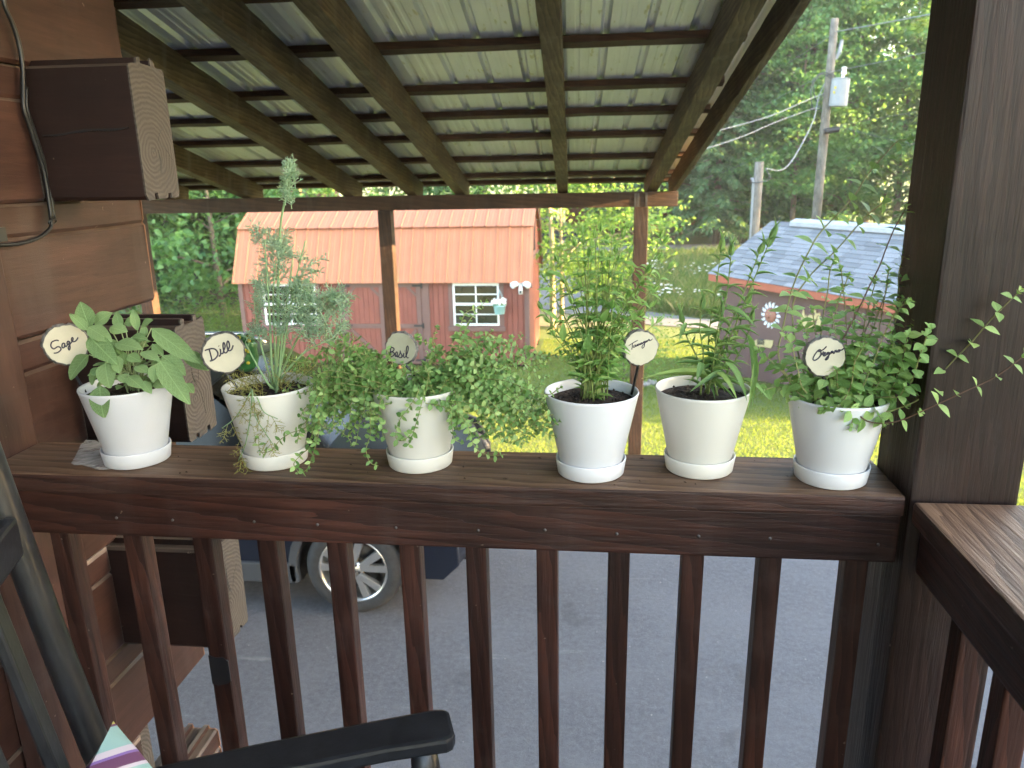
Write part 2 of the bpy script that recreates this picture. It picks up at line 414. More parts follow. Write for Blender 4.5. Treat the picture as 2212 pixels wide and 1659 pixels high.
mb.add(top+bot, [(i, i+1, n+i+1, n+i) for i in range(n-1)])
mb.add([(x, y, -0.06) for x, y in edge]+top, [(i, i+1, n+i+1, n+i) for i in range(n-1)])
struct(mb.build('driveway', M['asphalt'], center=False))
near = [(12, 17.0), (9, 17.6), (5, 18.4), (2.48, 19.1), (1.29, 19.5), (-0.73, 20.9), (-1.7, 21.9), (-3, 23.5), (-4, 26), (-4, 30), (-3.6, 33.9)]
far_ = [(12, 18.3), (9, 18.8), (5, 19.6), (2.6, 20.3), (1.39, 21.3), (0.2, 22.06), (-0.3, 24.1), (-0.83, 27.3), (-1.14, 29), (-1.0, 31), (-0.8, 33.9)]
sheet('road', [[near[i], near[i+1], far_[i+1], far_[i]][::-1] for i in range(len(near)-1)], M['road'], 0.02)
sheet('far_road', [[(-8, 34.1), (9, 34.1), (9, 35.9), (-8, 35.9)]], M['road'], 0.25)
sheet('gravel_verge', [[(-2.6, 19.4), (0.6, 18.9), (1.1, 19.45), (-0.75, 20.8), (-1.8, 21.8), (-3.1, 23.2), (-4, 22)]], M['gravel'], 0.012)

# ================================================================== DECK
ZC = 2.656                     # top of the rail cap
FL = 1.73                      # deck floor
mb = MB()
for y in np.arange(-2.9, 1.42, 0.6): mb.box(-1.2, 0.67, y, y+0.038, FL-0.22, FL-0.032)
mb.box(-1.2, 0.69, 1.375, 1.413, FL-0.22, FL-0.032); mb.box(0.672, 0.71, -2.95, 1.37, FL-0.22, FL-0.032)
dk = struct(mb.build('deck_floor', M['rail']))
pl = None
for i in range(31):
    y = 1.345 - i*0.144
    if pl is None: pl = board('plank', (-1.2, y, FL-0.016), (0.70, y, FL-0.016), 0.138, 0.03, M['post'], dk)
    else: clone(pl, dk, (0, -i*0.144, 0))

# porch roof over the deck (above the frame)
pr_ = empty('porch_roof', (0, 0, 4.35), 'dark boarded porch roof above the deck rail', 'roof')
for i in range(16):
    y = 1.75 - i*0.30
    board('roof_board', (-1.6, y, 4.40+0.05*i), (1.15, y, 4.40+0.05*i), 0.296, 0.03, M['rafter'], pr_, bevel=0)
board('header_beam', (-1.3, 1.325, 4.29), (1.1, 1.325, 4.29), 0.14, 0.19, M['post'], pr_)

rl = empty('deck_railing', (-0.33, 1.3, FL), 'dark brown stained deck railing with flat weathered cap carrying the herb pots', 'railing')
cap = board('cap_board', (-1.178, 1.3375, ZC-0.019), (0.517, 1.3375, ZC-0.019), 0.175, 0.038, M['cap'], rl, bevel=0.006)
board('rail_board', (-1.178, 1.279, ZC-0.0385-0.0455), (0.517, 1.279, ZC-0.0385-0.0455), 0.036, 0.091, M['rail'], rl, bevel=0.004)
board('bottom_rail', (-1.178, 1.279, FL+0.13), (0.517, 1.279, FL+0.13), 0.036, 0.089, M['rail'], rl, bevel=0.004)
BX = [-1.074, -0.917, -0.771, -0.638, -0.497, -0.354, -0.225, -0.090, 0.045, 0.180, 0.318, 0.468]
for i, x in enumerate(BX):
    j = rng.normal(0, 0.003, 2)
    b = board('baluster', (x+j[0], 1.318, FL+0.06), (x, 1.318, ZC-0.042), 0.040, 0.040, M['rail'], rl, up=(0, 1, 0), bevel=0.004)
    if i == 2:
        part(b, 'baluster with a black charred patch halfway down')
        c_ = at(452, 1445, Y=1.297); w_ = MB(); w_.prism([(x+dx, c_[2]+dz) for dx, dz in ((-0.0205, -0.036), (-0.008, -0.040), (0.012, -0.034), (0.0208, -0.028), (0.0206, 0.020), (0.010, 0.030), (-0.006, 0.028), (-0.0207, 0.033))], 1.2968, 1.3005, lambda u, v, w: (u, w, v))
        w_.build('charred_patch', M['black'], b)
for i, x in enumerate(BX[1:]):
    c = (x+rng.normal(0, 0.012), 1.2605, ZC-0.038-0.052+rng.normal(0, 0.003))
    mb = MB(); mb.lathe([(0.0003, 0.0), (0.0028, 0.0), (0.0032, 0.0012), (0.001, 0.0026), (0.0003, 0.0026)], 10)
    o = mb.build('screw', M['steel'], None, center=False)
    o.rotation_euler = (math.pi/2, 0, 0); o.location = c; put(o, rl)
# charred patch on the second baluster
rr = empty('deck_railing', (0.6, 0.3, FL), 'side deck railing running towards the viewer beyond the thick post', 'railing')
board('cap_board', (0.608, 1.232, ZC-0.019), (0.608, -2.9, ZC-0.019), 0.176, 0.038, M['cap'], rr, bevel=0.006)
board('rail_board', (0.556, 1.232, ZC-0.084), (0.556, -2.9, ZC-0.084), 0.036, 0.091, M['rail'], rr, bevel=0.004)
board('bottom_rail', (0.556, 1.232, FL+0.13), (0.556, -2.9, FL+0.13), 0.036, 0.089, M['rail'], rr, bevel=0.004)
for i in range(28):
    y = 1.15-i*0.138
    board('baluster', (0.596, y, FL+0.06), (0.596, y, ZC-0.042), 0.040, 0.040, M['rail'], rr, up=(0, 1, 0), bevel=0.004)
pp = empty('porch_post', (0.603, 1.325, 0), 'thick dark brown square porch post at the corner of the railing', 'post')
board('post_shaft', (0.6045, 1.326, 0.0), (0.6045, 1.326, 4.195), 0.168, 0.166, M['post'], pp, up=(0, 1, 0), bevel=0.006)
lp = empty('porch_post', (-1.21, 1.335, 0), 'reddish brown upright post between the log wall and the railing', 'post')
board('post_shaft', (-1.199, 1.335, 0.0), (-1.199, 1.335, 4.195), 0.038, 0.172, M['log'], lp, up=(0, 1, 0), bevel=0.004)

# ================================================================== LOG HOUSE
hs = empty('log_house', (-1.29, 0, 0), 'reddish brown squared log house wall with interlocking corner ends', 'house')
H = 0.283; XW = -1.222; TH = 0.135
def log_profile(groove=True):
    if not groove: return [q for i, q in enumerate(log_profile()) if i not in (1, 2, 3)]
    """cross-section: u across the log (0 = outer face), v up"""
    h = H-0.003
    return [(0.0, 0.008), (0.0, h-0.075), (0.006, h-0.068), (0.0015, h-0.060), (0.0015, h-0.006), (0.008, h),
            (0.030, h), (0.031, h+0.014), (0.045, h+0.014), (0.046, h), (0.085, h), (0.086, h+0.014), (0.100, h+0.014), (0.101, h),
            (TH-0.006, h), (TH, h-0.006), (TH, 0.008), (TH-0.006, 0.0), (0.101, 0.0), (0.1, 0.013), (0.086, 0.013), (0.085, 0.0),
            (0.046, 0.0), (0.045, 0.013), (0.031, 0.013), (0.030, 0.0), (0.006, 0.0)]
def make_log(zb, along, a, b, mat, endm):
    """along 'y': outer face at X=XW, from Y=a to b; along 'x': outer face at Y=1.63, from X=a to b"""
    P = log_profile(along == 'y'); L = b-a; nseg = max(2, int(L/0.25)); me = bpy.data.meshes.new('log'); bm = bmesh.new(); rings = []
    for i in range(nseg+1):
        x = L*i/nseg; wob = [rng.normal(0, 0.0012), rng.normal(0, 0.001)]
        rings.append([bm.verts.new((x-L/2, (u+wob[0]) if along == 'x' else -(u+wob[0]), v+wob[1])) for u, v in P])
    n = len(P)
    for r0, r1 in zip(rings, rings[1:]):
        for k in range(n): bm.faces.new((r0[k], r0[(k+1) % n], r1[(k+1) % n], r1[k]))
    bm.faces.new(rings[0][::-1]); bm.faces.new(rings[-1])
    bmesh.ops.recalc_face_normals(bm, faces=bm.faces)
    bm.to_mesh(me); bm.free(); me.materials.append(mat)
    o = bpy.data.objects.new('log', me); COL.objects.link(o)
    if along == 'x':
        o.matrix_basis = Matrix.Translation((a+L/2, 1.63, zb))
    else:      # local X -> world Y, local Y -> world -X ... outer face looks to +X
        o.matrix_basis = Matrix(((0, 1, 0, XW), (1, 0, 0, a+L/2), (0, 0, 1, zb), (0, 0, 0, 1)))
        for v in me.vertices: pass
    put(o, hs)
    # sawn end, a thin proud slab with a slightly ragged outline
    Q = [(u+rng.normal(0, 0.0012), v+rng.normal(0, 0.0015)) for u, v in P if True]
    mb = MB()
    if along == 'x': mb.prism(Q, b, b+0.004, lambda u, v, w: (w, 1.63+u, zb+v))
    else: mb.prism(Q, b, b+0.004, lambda u, v, w: (XW-u, w, zb+v))
    e = mb.build('sawn_end', endm, o)
    if along == 'x' and b > -1.2:
        for q in range(5):
            a_ = rng.uniform(0, 6.28); cy, cz = 1.63+TH*0.52, zb+H*0.42; l0, l1 = rng.uniform(0.004, 0.015), rng.uniform(0.03, 0.075)
            pts = []
            for f in np.linspace(0, 1, 6): pts.append((cy+0.8*(l0+(l1-l0)*f)*math.cos(a_+0.1*math.sin(5*f)), cz+1.4*(l0+(l1-l0)*f)*math.sin(a_+0.1*math.sin(5*f)), 0.0009*math.sin(math.pi*(0.1+0.85*f))))
            px_, pz_ = -math.sin(a_), math.cos(a_)
            poly = [(u+px_*w, v+pz_*w) for u, v, w in pts]+[(u-px_*w, v-pz_*w) for u, v, w in pts[::-1]]
            poly = [(min(max(u, 1.636), 1.63+TH-0.006), min(max(v, zb+0.016), zb+H-0.01)) for u, v in poly]
            mb = MB(); mb.prism(poly, b+0.003, b+0.0045, lambda u, v, w: (w, u, v)); mb.build('end_crack', M['black'], o)
    return o
for i in range(-10, 6):
    zb = 2.863 + H*i
    if i % 2 == 0:
        o = make_log(zb, 'y', -3.2, 1.992+rng.normal(0, 0.008), M['log'], M['endred'])
        make_log(zb, 'x', -4.5, XW-TH-0.002, M['logshade'], M['end'])
    else:
        make_log(zb, 'y', -3.2, 1.626, M['log'], M['end'])
        part(make_log(zb, 'x', -4.5, {1: -0.985, -1: -0.966, -3: -0.950, -5: -1.30, -7: -1.30, -9: -1.30}.get(i, -0.96), M['logshade'], M['end']), 'log laid crosswise with grey weathered sawn end')
    if i in (-2, -4):
        board('caulk_strip', (XW+0.0015, -3.1, zb+0.002), (XW+0.0015, 1.62, zb+0.002), 0.006, 0.012, M['caulk'], hs, bevel=0)
# drying cracks in two of the crosswise logs
for zc, xa, xb in ((3.285, -1.2, -1.0), (2.72, -1.19, -1.03)):
    n_ = 12; up_l = []; dn_l = []
    for q in range(n_+1):
        f = q/n_; x = xa+(xb-xa)*f; zz = zc+0.012*f+0.002*math.sin(9*f+zc); h_ = 0.0006+0.0022*math.sin(math.pi*min(1, 0.15+f*0.8))*rng.uniform(0.6, 1.2)
        up_l.append((x, zz+h_)); dn_l.append((x, zz-h_))
    mb = MB(); mb.prism(up_l+dn_l[::-1], 1.6270, 1.6305, lambda u, v, w: (u, w, v)); mb.build('drying_crack', M['black'], hs)
# cable on the wall
Z1 = zm(0, 0, 1008/1659)
cb = empty('power_cable', at(*Z1(155, 700), X=-1.205), 'black cable clipped down the log wall', 'cable')
path = [at(*Z1(x, y), X=-1.208) for x, y in ((15, -60), (35, 50), (85, 160), (125, 290), (145, 420), (150, 560), (155, 700), (200, 840), (245, 980), (285, 1110), (312, 1260), (335, 1425))]
mb = MB(); mb.tube(spline(path, 5), 0.0048, 8); mb.tube([p+np.array([0, 0.009, 0]) for p in spline(path[5:], 5)], 0.004, 8)
mb.build('cord', M['black'], cb, smooth=True)
path = [at(*Z1(x, y), X=-1.208) for x, y in ((335, 1425), (325, 1480), (250, 1540), (120, 1578), (-60, 1590))]
mb = MB(); mb.tube(spline(path, 5), 0.0042, 8); mb.build('cord', M['black'], cb, smooth=True)
c = at(*Z1(340, 1437), X=-1.205); mb = MB()
mb.tube([c+np.array([0.004*math.sin(a), 0.012*math.cos(a), 0.006*math.sin(a)]) for a in np.linspace(0, 6.28, 13)], 0.0018, 6); mb.build('clip', M['black'], cb)
c = at(*Z1(0, 1520), X=-1.2); mb = MB(); mb.box(c[0]-0.02, c[0]+0.005, c[1]-0.04, c[1]+0.012, c[2]-0.014, c[2]+0.014); mb.build('plug_box', M['black'], cb)

# ================================================================== CARPORT
YB = 7.7; ZB = 2.805                      # beam plane and underside of the beam
RD = np.array([-0.031, 1.0, -0.2168]); RD = RD/np.linalg.norm(RD)
RN = np.array([0, -RD[2], RD[1]]); RN /= np.linalg.norm(RN)      # roof normal
cpt = empty('carport', (-2, YB, 0), 'open carport with stained rafters under a ribbed metal roof', 'carport')
board('beam', (-5.4, YB, ZB+0.07), (0.745, YB, ZB+0.07), 0.09, 0.14, M['beam'], cpt, bevel=0.003)
for x in (0.398, -2.132, -4.78):
    ps = board('post', (x, YB+0.0, 0.0), (x+0.006, YB, ZB-0.001), 0.132, 0.132, M['cpost'], cpt, up=(0, 1, 0), bevel=0.005)
mb = MB()
for x in (0.345, 0.372, 0.45): 
    mb.box(x-0.010, x+0.010, YB-0.049, YB-0.046, ZB-0.02, ZB+0.13)
    for z in (0.0, 0.04, 0.09, 0.12): mb.box(x-0.004, x+0.004, YB-0.053, YB-0.049, ZB+z, ZB+z+0.008)
mb.build('strap_bracket', M['steel'], cpt)
mb = MB(); mb.box(-0.425, -0.421, YB-0.049, YB-0.046, ZB, ZB+0.14); mb.build('beam_joint', M['black'], cpt)
def rline(xb, t, lift):
    """point on a rafter: t metres up the slope from the beam, lift along the roof normal"""
    return np.array([xb, YB, ZB+0.14]) - RD*t + RN*lift
for k, xb in enumerate((0.715, 0.502, -0.353, -1.363, -1.846, -2.49, -3.57, -4.4, -5.1)):
    w = 0.10 if k else 0.045
    board('rafter', rline(xb, -0.32, 0.0905), rline(xb, 6.0, 0.0905), w, 0.176, M['rafter'], cpt, up=RN, bevel=0.004, rough=0.0012)
for y in (8.14, 7.80, 7.10, 6.36, 5.75, 5.18, 4.46, 3.76, 3.05, 2.35):
    t = (YB-y)/RD[1]
    p = np.array([0, y, (ZB+0.14) + (YB-y)*0.2168]) + RN*(0.180+0.02)
    board('purlin', (-5.5, p[1], p[2]), (0.76, p[1], p[2]), 0.085, 0.04, M['purlin'], cpt, up=RN, bevel=0.002, rough=0.001)
def metalm():
    m, nt, b, out = mat_new('ribbed_roof_metal')
    v = coords(nt, (6, 1.2, 6)); n = noise(nt, v, 1.0, 6, 0.65)
    v2 = coords(nt, (30, 3, 30)); n2 = noise(nt, v2, 1.0, 4, 0.6)
    c = ramp(nt, n, [(0.3, (0.78, 0.79, 0.80)), (0.7, (0.88, 0.89, 0.90))]).outputs[0]
    c = mixc(nt, c, (0.50, 0.47, 0.24), math_(nt, 'MULTIPLY', ramp(nt, n2, [(0.62, (0, 0, 0)), (0.68, (1, 1, 1))]).outputs[0], 0.6))
    nt.links.new(c, b.inputs['Base Color']); b.inputs['Roughness'].default_value = 0.42; b.inputs['Metallic'].default_value = 0.55
    return m
M['metal'] = metalm()
# corrugated sheets: ribs run down the slope; each sheet overlaps the next by one rib
def rib_profile(w, pitch, h, minor=True):
    """(x, height) across one sheet of width w"""
    out = []; x = 0.0
    while x < w-1e-6:
        out += [(x, h), (x+0.018, h), (x+0.034, 0)]
        if minor:
            for f in (0.33, 0.62):
                c = x+0.034+f*(pitch-0.05)
                out += [(c-0.016, 0), (c-0.009, 0.0022), (c+0.009, 0.0022), (c+0.016, 0)]
        out += [(x+pitch-0.016, 0)]
        x += pitch
    out += [(x, h)]
    return out
RP = rib_profile(0.92, 0.23, 0.022)
for k in range(7):
    xb = 0.83 - 0.92*(k+1)
    p0 = rline(xb, -0.52, 0.180+0.042); n = len(RP); vs = []
    for t in (0.0, 6.5):
        for (x, h) in RP: vs.append(p0 - RD*t + np.array([x, 0, 0]) + RN*(h+0.0015*(k % 2)))
    fs = [(i, i+1, n+i+1, n+i) for i in range(n-1)]
    mb = MB(); mb.add(vs, fs); mb.add([q+RN*0.0012 for q in vs], [f[::-1] for f in fs])
    mb.build('roof_sheet', M['metal'], cpt)

# ================================================================== RED BARN SHED
SY = 14.4; SZ = -0.56; X0, X1 = -7.03, -1.31; SD = 2.7
M['siding'] = flat('barn_red_siding', (0.225, 0.068, 0.050), 0.65, var=0.12, scale=3, bstr=0.2, bscale=40)
M['trim'] = flat('barn_brown_trim', (0.155, 0.085, 0.075), 0.6, var=0.1)
M['copper'] = flat('copper_painted_roof', (0.40, 0.152, 0.073), 0.55, metal=0.1, var=0.07, scale=2.5)
M['vinyl'] = flat('white_vinyl', (0.82, 0.82, 0.82), 0.4, var=0.02)
M['glass'] = flat('dark_window_glass', (0.03, 0.028, 0.022), 0.06, spec=0.9, var=0.5, scale=3)
M['iron'] = flat('black_iron', (0.02, 0.02, 0.022), 0.5)
sh = empty('barn_shed', ((X0+X1)/2, SY+SD/2, SZ), 'red barn shed with salmon gambrel metal roof and double doors', 'shed')
EZ, BZ, RZ = 1.125, 2.10, 2.62; BY = SY+0.42; RY = SY+SD/2
# walls
mb = MB()
mb.box(X0+0.02, X1-0.02, SY+0.03, SY+SD-0.03, SZ+0.05, EZ+0.02)
mb.prism([(SY+0.03, EZ+0.02), (SY+0.03, EZ+0.12), (BY+0.03, BZ-0.03), (RY, RZ-0.05), (2*RY-BY-0.03, BZ-0.03), (SY+SD-0.03, EZ+0.02)], X0+0.02, X1-0.02, lambda u, v, w: (w, u, v))
mb.build('wall', M['siding'], sh)
# boards of the front, about 0.1 m each
bd = None; nb = 56; w = (X1-X0)/nb
for i in range(nb):
    x = X0+i*w
    if bd is None:
        mb = MB(); mb.box(x+0.005, x+w-0.005, SY+0.008, SY+0.031, SZ+0.05, EZ+0.06); bd = mb.build('siding_board', M['siding'], sh)
    else: clone(bd, sh, (i*w, 0, 0))
gb = None
for i in range(26):
    y = SY+0.02+i*(SD-0.04)/26; w2 = (SD-0.04)/26
    yc = y+w2/2; t = min(yc-SY, SY+SD-yc)
    zt = EZ+(BZ-EZ)*min(1, t/0.42) if t < 0.42 else BZ+(RZ-BZ)*min(1, (t-0.42)/(SD/2-0.42))
    mb = MB(); mb.box(X1-0.022, X1+0.0, y+0.004, y+w2-0.004, SZ+0.05, zt-0.06); mb.build('siding_board', M['siding'], sh)
# corner trim, skid
mb = MB(); mb.box(X1-0.075, X1+0.012, SY-0.012, SY+0.007, SZ+0.03, EZ+0.03); mb.build('corner_trim', M['trim'], sh)
mb = MB(); mb.box(X1+0.001, X1+0.014, SY+0.006, SY+0.08, SZ+0.03, EZ+0.1); mb.build('corner_trim', M['trim'], sh)
mb = MB(); mb.box(X0-0.012, X0+0.075, SY-0.012, SY+0.007, SZ+0.03, EZ+0.03); mb.build('corner_trim', M['trim'], sh)
mb = MB(); mb.box(X1+0.001, X1+0.02, SY+0.09, SY+SD-0.1, 1.40, 1.46); mb.build('gable_trim', M['trim'], sh)
mb = MB()
for y in (SY+0.1, RY, SY+SD-0.3): mb.box(X0, X1, y, y+0.1, SZ-0.1, SZ+0.05)
mb.build('skid', M['iron'], sh)
# roof panels: lower steep slope and upper slope, front and back; ribs on each panel
npan = 25; pw = (X1-X0+0.16)/npan
def roof_panel(ya, za, yb, zb, name='roof_panel'):
    """one 0.23 m wide panel between eave line a and upper line b at X=0"""
    d = np.array([0, yb-ya, zb-za]); L = np.linalg.norm(d); d /= L; nrm = np.array([0, -d[2], d[1]]) if yb > ya else np.array([0, d[2], -d[1]])
    if nrm[2] < 0: nrm = -nrm
    prf = [(0, 0.0), (0.004, 0.022), (0.018, 0.022), (0.034, 0.0), (pw*0.42, 0.0), (pw*0.45, 0.005), (pw*0.5, 0.005), (pw*0.53, 0.0), (pw*0.72, 0.0), (pw*0.75, 0.005), (pw*0.8, 0.005), (pw*0.83, 0.0), (pw+0.003, 0.0)]
    a = np.array([0, ya, za]); n = len(prf)
    vs = [a+np.array([x, 0, 0])+nrm*h for x, h in prf] + [a+d*L+np.array([x, 0, 0])+nrm*h for x, h in prf]
    vs += [q-nrm*0.004 for q in vs]
    fs = [(i, i+1, n+i+1, n+i) for i in range(n-1)] + [(2*n+i, 3*n+i, 3*n+i+1, 2*n+i+1) for i in range(n-1)] + [(i, 2*n+i, 2*n+i+1, i+1) for i in range(n-1)]
    mb = MB(); mb.add(vs, fs); return mb.build(name, M['copper'], None)
for (ya, za, yb, zb) in ((SY-0.10, EZ-0.02, BY, BZ+0.0), (BY-0.05, BZ+0.015, RY, RZ), (2*RY-BY+0.05, BZ+0.015, RY, RZ), (SY+SD+0.1, EZ-0.02, 2*RY-BY, BZ)):
    q = roof_panel(ya, za, yb, zb); base = q.location.copy()
    for i in range(npan):
        o = q if i == 0 else q.copy()
        if i: COL.objects.link(o)
        o.location = base + Vector((X0-0.08+i*pw, 0, 0)); put(o, sh)
mb = MB(); mb.prism([(RY-0.14, RZ-0.035), (RY, RZ+0.03), (RY+0.14, RZ-0.035), (RY, RZ+0.018)], X0-0.09, X1+0.09, lambda u, v, w: (w, u, v)); mb.build('ridge_cap', M['copper'], sh)
# gable edge trim
for s in (0, 1):
    ys_ = [(SY-0.10, EZ-0.03), (BY, BZ-0.02), (RY, RZ-0.02)]
    if s: ys_ = [(2*RY-a, b) for a, b in ys_]
    mb = MB()
    for (a, b), (c, d) in zip(ys_, ys_[1:]):
        mb.add([(X1+0.05, a, b-0.09), (X1+0.05, c, d-0.09), (X1+0.05, c, d), (X1+0.05, a, b), (X1+0.075, a, b-0.09), (X1+0.075, c, d-0.09), (X1+0.075, c, d), (X1+0.075, a, b)],
               [(0, 1, 2, 3), (7, 6, 5, 4), (0, 4, 5, 1), (3, 2, 6, 7), (0, 3, 7, 4), (1, 5, 6, 2)])
    mb.build('barge_board', M['trim'], sh)
# doors
DX0, DX1 = at(735, 700, Y=SY)[0], at(930, 700, Y=SY)[0]; DM = (DX0+DX1)/2+0.02; DT = EZ-0.02; DB = SZ+0.07
def barn_door(xa, xb, hinge):
    d = empty('door', (xa, SY, DB)); put(d, sh)
    f = SY-0.012
    mb = MB(); mb.box(xa+0.01, xb-0.01, f+0.012, f+0.019, DB, DT); mb.build('door_panel', M['siding'], d)
    k = None; n = 8; w = (xb-xa-0.02)/n
    for i in range(n):
        mb = MB(); mb.box(xa+0.01+i*w+0.004, xa+0.01+(i+1)*w-0.004, f+0.004, f+0.013, DB, DT); mb.build('door_board', M['siding'], d)
    def strip(x0, z0, x1, z1, w, nm):
        board(nm, (x0, f-0.004, z0), (x1, f-0.004, z1), 0.018, w, M['trim'], d, up=(0, 0, 1) if abs(x1-x0) > abs(z1-z0)*0.2 else (1, 0, 0), bevel=0)
    s = 0.045; mz = at(860, 704, Y=SY)[2]
    strip(xa+0.045, DB, xa+0.045, DT-0.09, 0.09, 'stile'); strip(xb-0.045, DB, xb-0.045, DT-0.09, 0.09, 'stile')
    strip(xa, DT-0.045, xb, DT-0.045, 0.09, 'door_rail'); strip(xa+0.09, mz, xb-0.09, mz, 0.085, 'door_rail'); strip(xa+0.09, DB+0.04, xb-0.09, DB+0.04, 0.08, 'door_rail')
    if hinge > 0: strip(xa+0.12, DB+0.12, xb-0.12, mz-0.07, 0.06, 'brace')
    else: strip(xb-0.12, DB+0.12, xa+0.12, mz-0.07, 0.06, 'brace')
    strip(xa+0.09, DT-0.25, xa+0.25, DT-0.09, 0.045, 'corner_brace'); strip(xb-0.09, DT-0.25, xb-0.25, DT-0.09, 0.045, 'corner_brace')
    hx = xb if hinge > 0 else xa
    for z in (DT-0.06, mz+0.01, DB+0.07):
        mb = MB(); mb.box(min(hx, hx-hinge*0.16), max(hx, hx-hinge*0.16), f-0.022, f-0.014, z-0.018, z+0.018)
        mb.box(hx-0.01+hinge*0.01, hx+0.02+hinge*0.02, f-0.024, f-0.012, z-0.05, z+0.05); mb.build('hinge', M['iron'], d)
barn_door(DX0+0.1, DM-0.006, -1); barn_door(DM+0.006, DX1-0.16, 1)
for xa, xb in ((DX0, DX0+0.095), (DX1-0.15, DX1)):
    mb = MB(); mb.box(xa, xb, SY-0.016, SY+0.006, DB, EZ+0.0); mb.build('door_jamb', M['trim'], sh)
# windows
def shed_window(xa, xb, za, zb):
    w = empty('window', (xa, SY, za)); put(w, sh)
    f = SY-0.01
    for (ca, cb_) in ((xa-0.09, xa), (xb, xb+0.09)):
        mb = MB(); mb.box(ca, cb_, f-0.012, f+0.012, za-0.02, zb+0.02); mb.build('casing', M['trim'], w)
    mb = MB(); mb.box(xa-0.11, xb+0.11, f-0.035, f+0.012, za-0.11, za-0.022); mb.build('sill', M['trim'], w)
    zm_ = (za+zb)/2; t = 0.035
    mb = MB()
    mb.box(xa, xb, f-0.02, f+0.012, za, za+0.04); mb.box(xa, xb, f-0.02, f+0.012, zb-0.06, zb); mb.box(xa, xa+t, f-0.02, f+0.012, za+0.04, zb-0.06); mb.box(xb-t, xb, f-0.02, f+0.012, za+0.04, zb-0.06)
    mb.box(xa+t, xb-t, f-0.024, f+0.01, zm_-0.022, zm_+0.022); mb.build('frame', M['vinyl'], w)
    mb = MB(); xm = (xa+xb)/2
    mb.box(xm-0.011, xm+0.011, f-0.012, f+0.004, za+0.04, zm_-0.022); mb.box(xm-0.011, xm+0.011, f-0.012, f+0.004, zm_+0.022, zb-0.06)
    for z in ((za+0.04+zm_-0.022)/2, (zb-0.06+zm_+0.022)/2):
        mb.box(xa+t, xm-0.011, f-0.011, f+0.003, z-0.01, z+0.01); mb.box(xm+0.011, xb-t, f-0.011, f+0.003, z-0.01, z+0.01)
    mb.build('muntin', M['vinyl'], w)
    for k, (a, b) in enumerate(((xa+t, xm-0.011), (xm+0.011, xb-t))):
        for (c, d) in ((za+0.04, zm_-0.022), (zm_+0.022, zb-0.06)):
            mb = MB(); mb.box(a, b, f+0.0, f+0.004, c, d); mb.build('pane', M['glass'], w)
wa = at(981, 703, Y=SY-0.02); wb = at(1077, 610, Y=SY-0.02)
shed_window(wa[0], wb[0], wa[2], wb[2])
wa2 = at(575, 700, Y=SY-0.02); wb2 = at(680, 612, Y=SY-0.02)
shed_window(wa2[0], wb2[0], wa[2], wb[2])
lw = empty('loft_window', (X1, RY, 1.6)); put(lw, sh)
mb = MB(); y0, y1 = SY+0.62, SY+1.42
mb.box(X1-0.005, X1+0.03, y0, y1, 1.50, 1.56); mb.box(X1-0.005, X1+0.03, y0, y1, 2.14, 2.2); mb.box(X1-0.005, X1+0.03, y0, y0+0.06, 1.56, 2.14); mb.box(X1-0.005, X1+0.03, y1-0.06, y1, 1.56, 2.14)
mb.build('frame', M['trim'], lw); mb = MB(); mb.box(X1-0.003, X1+0.012, y0+0.06, y1-0.06, 1.56, 2.14); mb.build('pane', M['glass'], lw)
# floodlight
fc = at(1125, 614, Y=SY-0.06)
fl = empty('floodlight', fc, 'white twin-head floodlight with sensor under the salmon eave', 'light')
mb = MB(); mb.box(fc[0]-0.07, fc[0]+0.07, SY-0.05, SY+0.004, fc[2]-0.04, fc[2]+0.05); mb.build('base', M['vinyl'], fl, bevel=0.012)
for s in (-1, 1):
    d = np.array([s*0.5, -0.75, -0.25]); d /= np.linalg.norm(d); a = fc+np.array([s*0.045, 0, 0.02])
    mb = MB(); mb.tube([a, a+d*0.02, a+d*0.05+np.array([s*0.03, 0, 0]), a+d*0.12+np.array([s*0.04, 0, 0])], [0.02, 0.03, 0.055, 0.062], 14)
    hd = mb.build('lamp_head', M['vinyl'], fl, smooth=True)
    e = a+d*0.121+np.array([s*0.04, 0, 0]); mb = MB(); mb.tube([e, e+d*0.004], 0.05, 14); mb.build('lens', flat('lamp_lens', (0.75, 0.76, 0.78), 0.15), hd)
mb = MB(); a = fc+np.array([0, -0.02, -0.03]); mb.tube([a, a+np.array([0, -0.02, -0.07]), a+np.array([0, -0.025, -0.15])], [0.03, 0.042, 0.04], 12); sn = mb.build('sensor', M['vinyl'], fl, smooth=True)
mb = MB(); mb.box(a[0]-0.018, a[0]+0.018, a[1]-0.068, a[1]-0.058, a[2]-0.13, a[2]-0.08); mb.build('sensor_eye', M['iron'], fl)

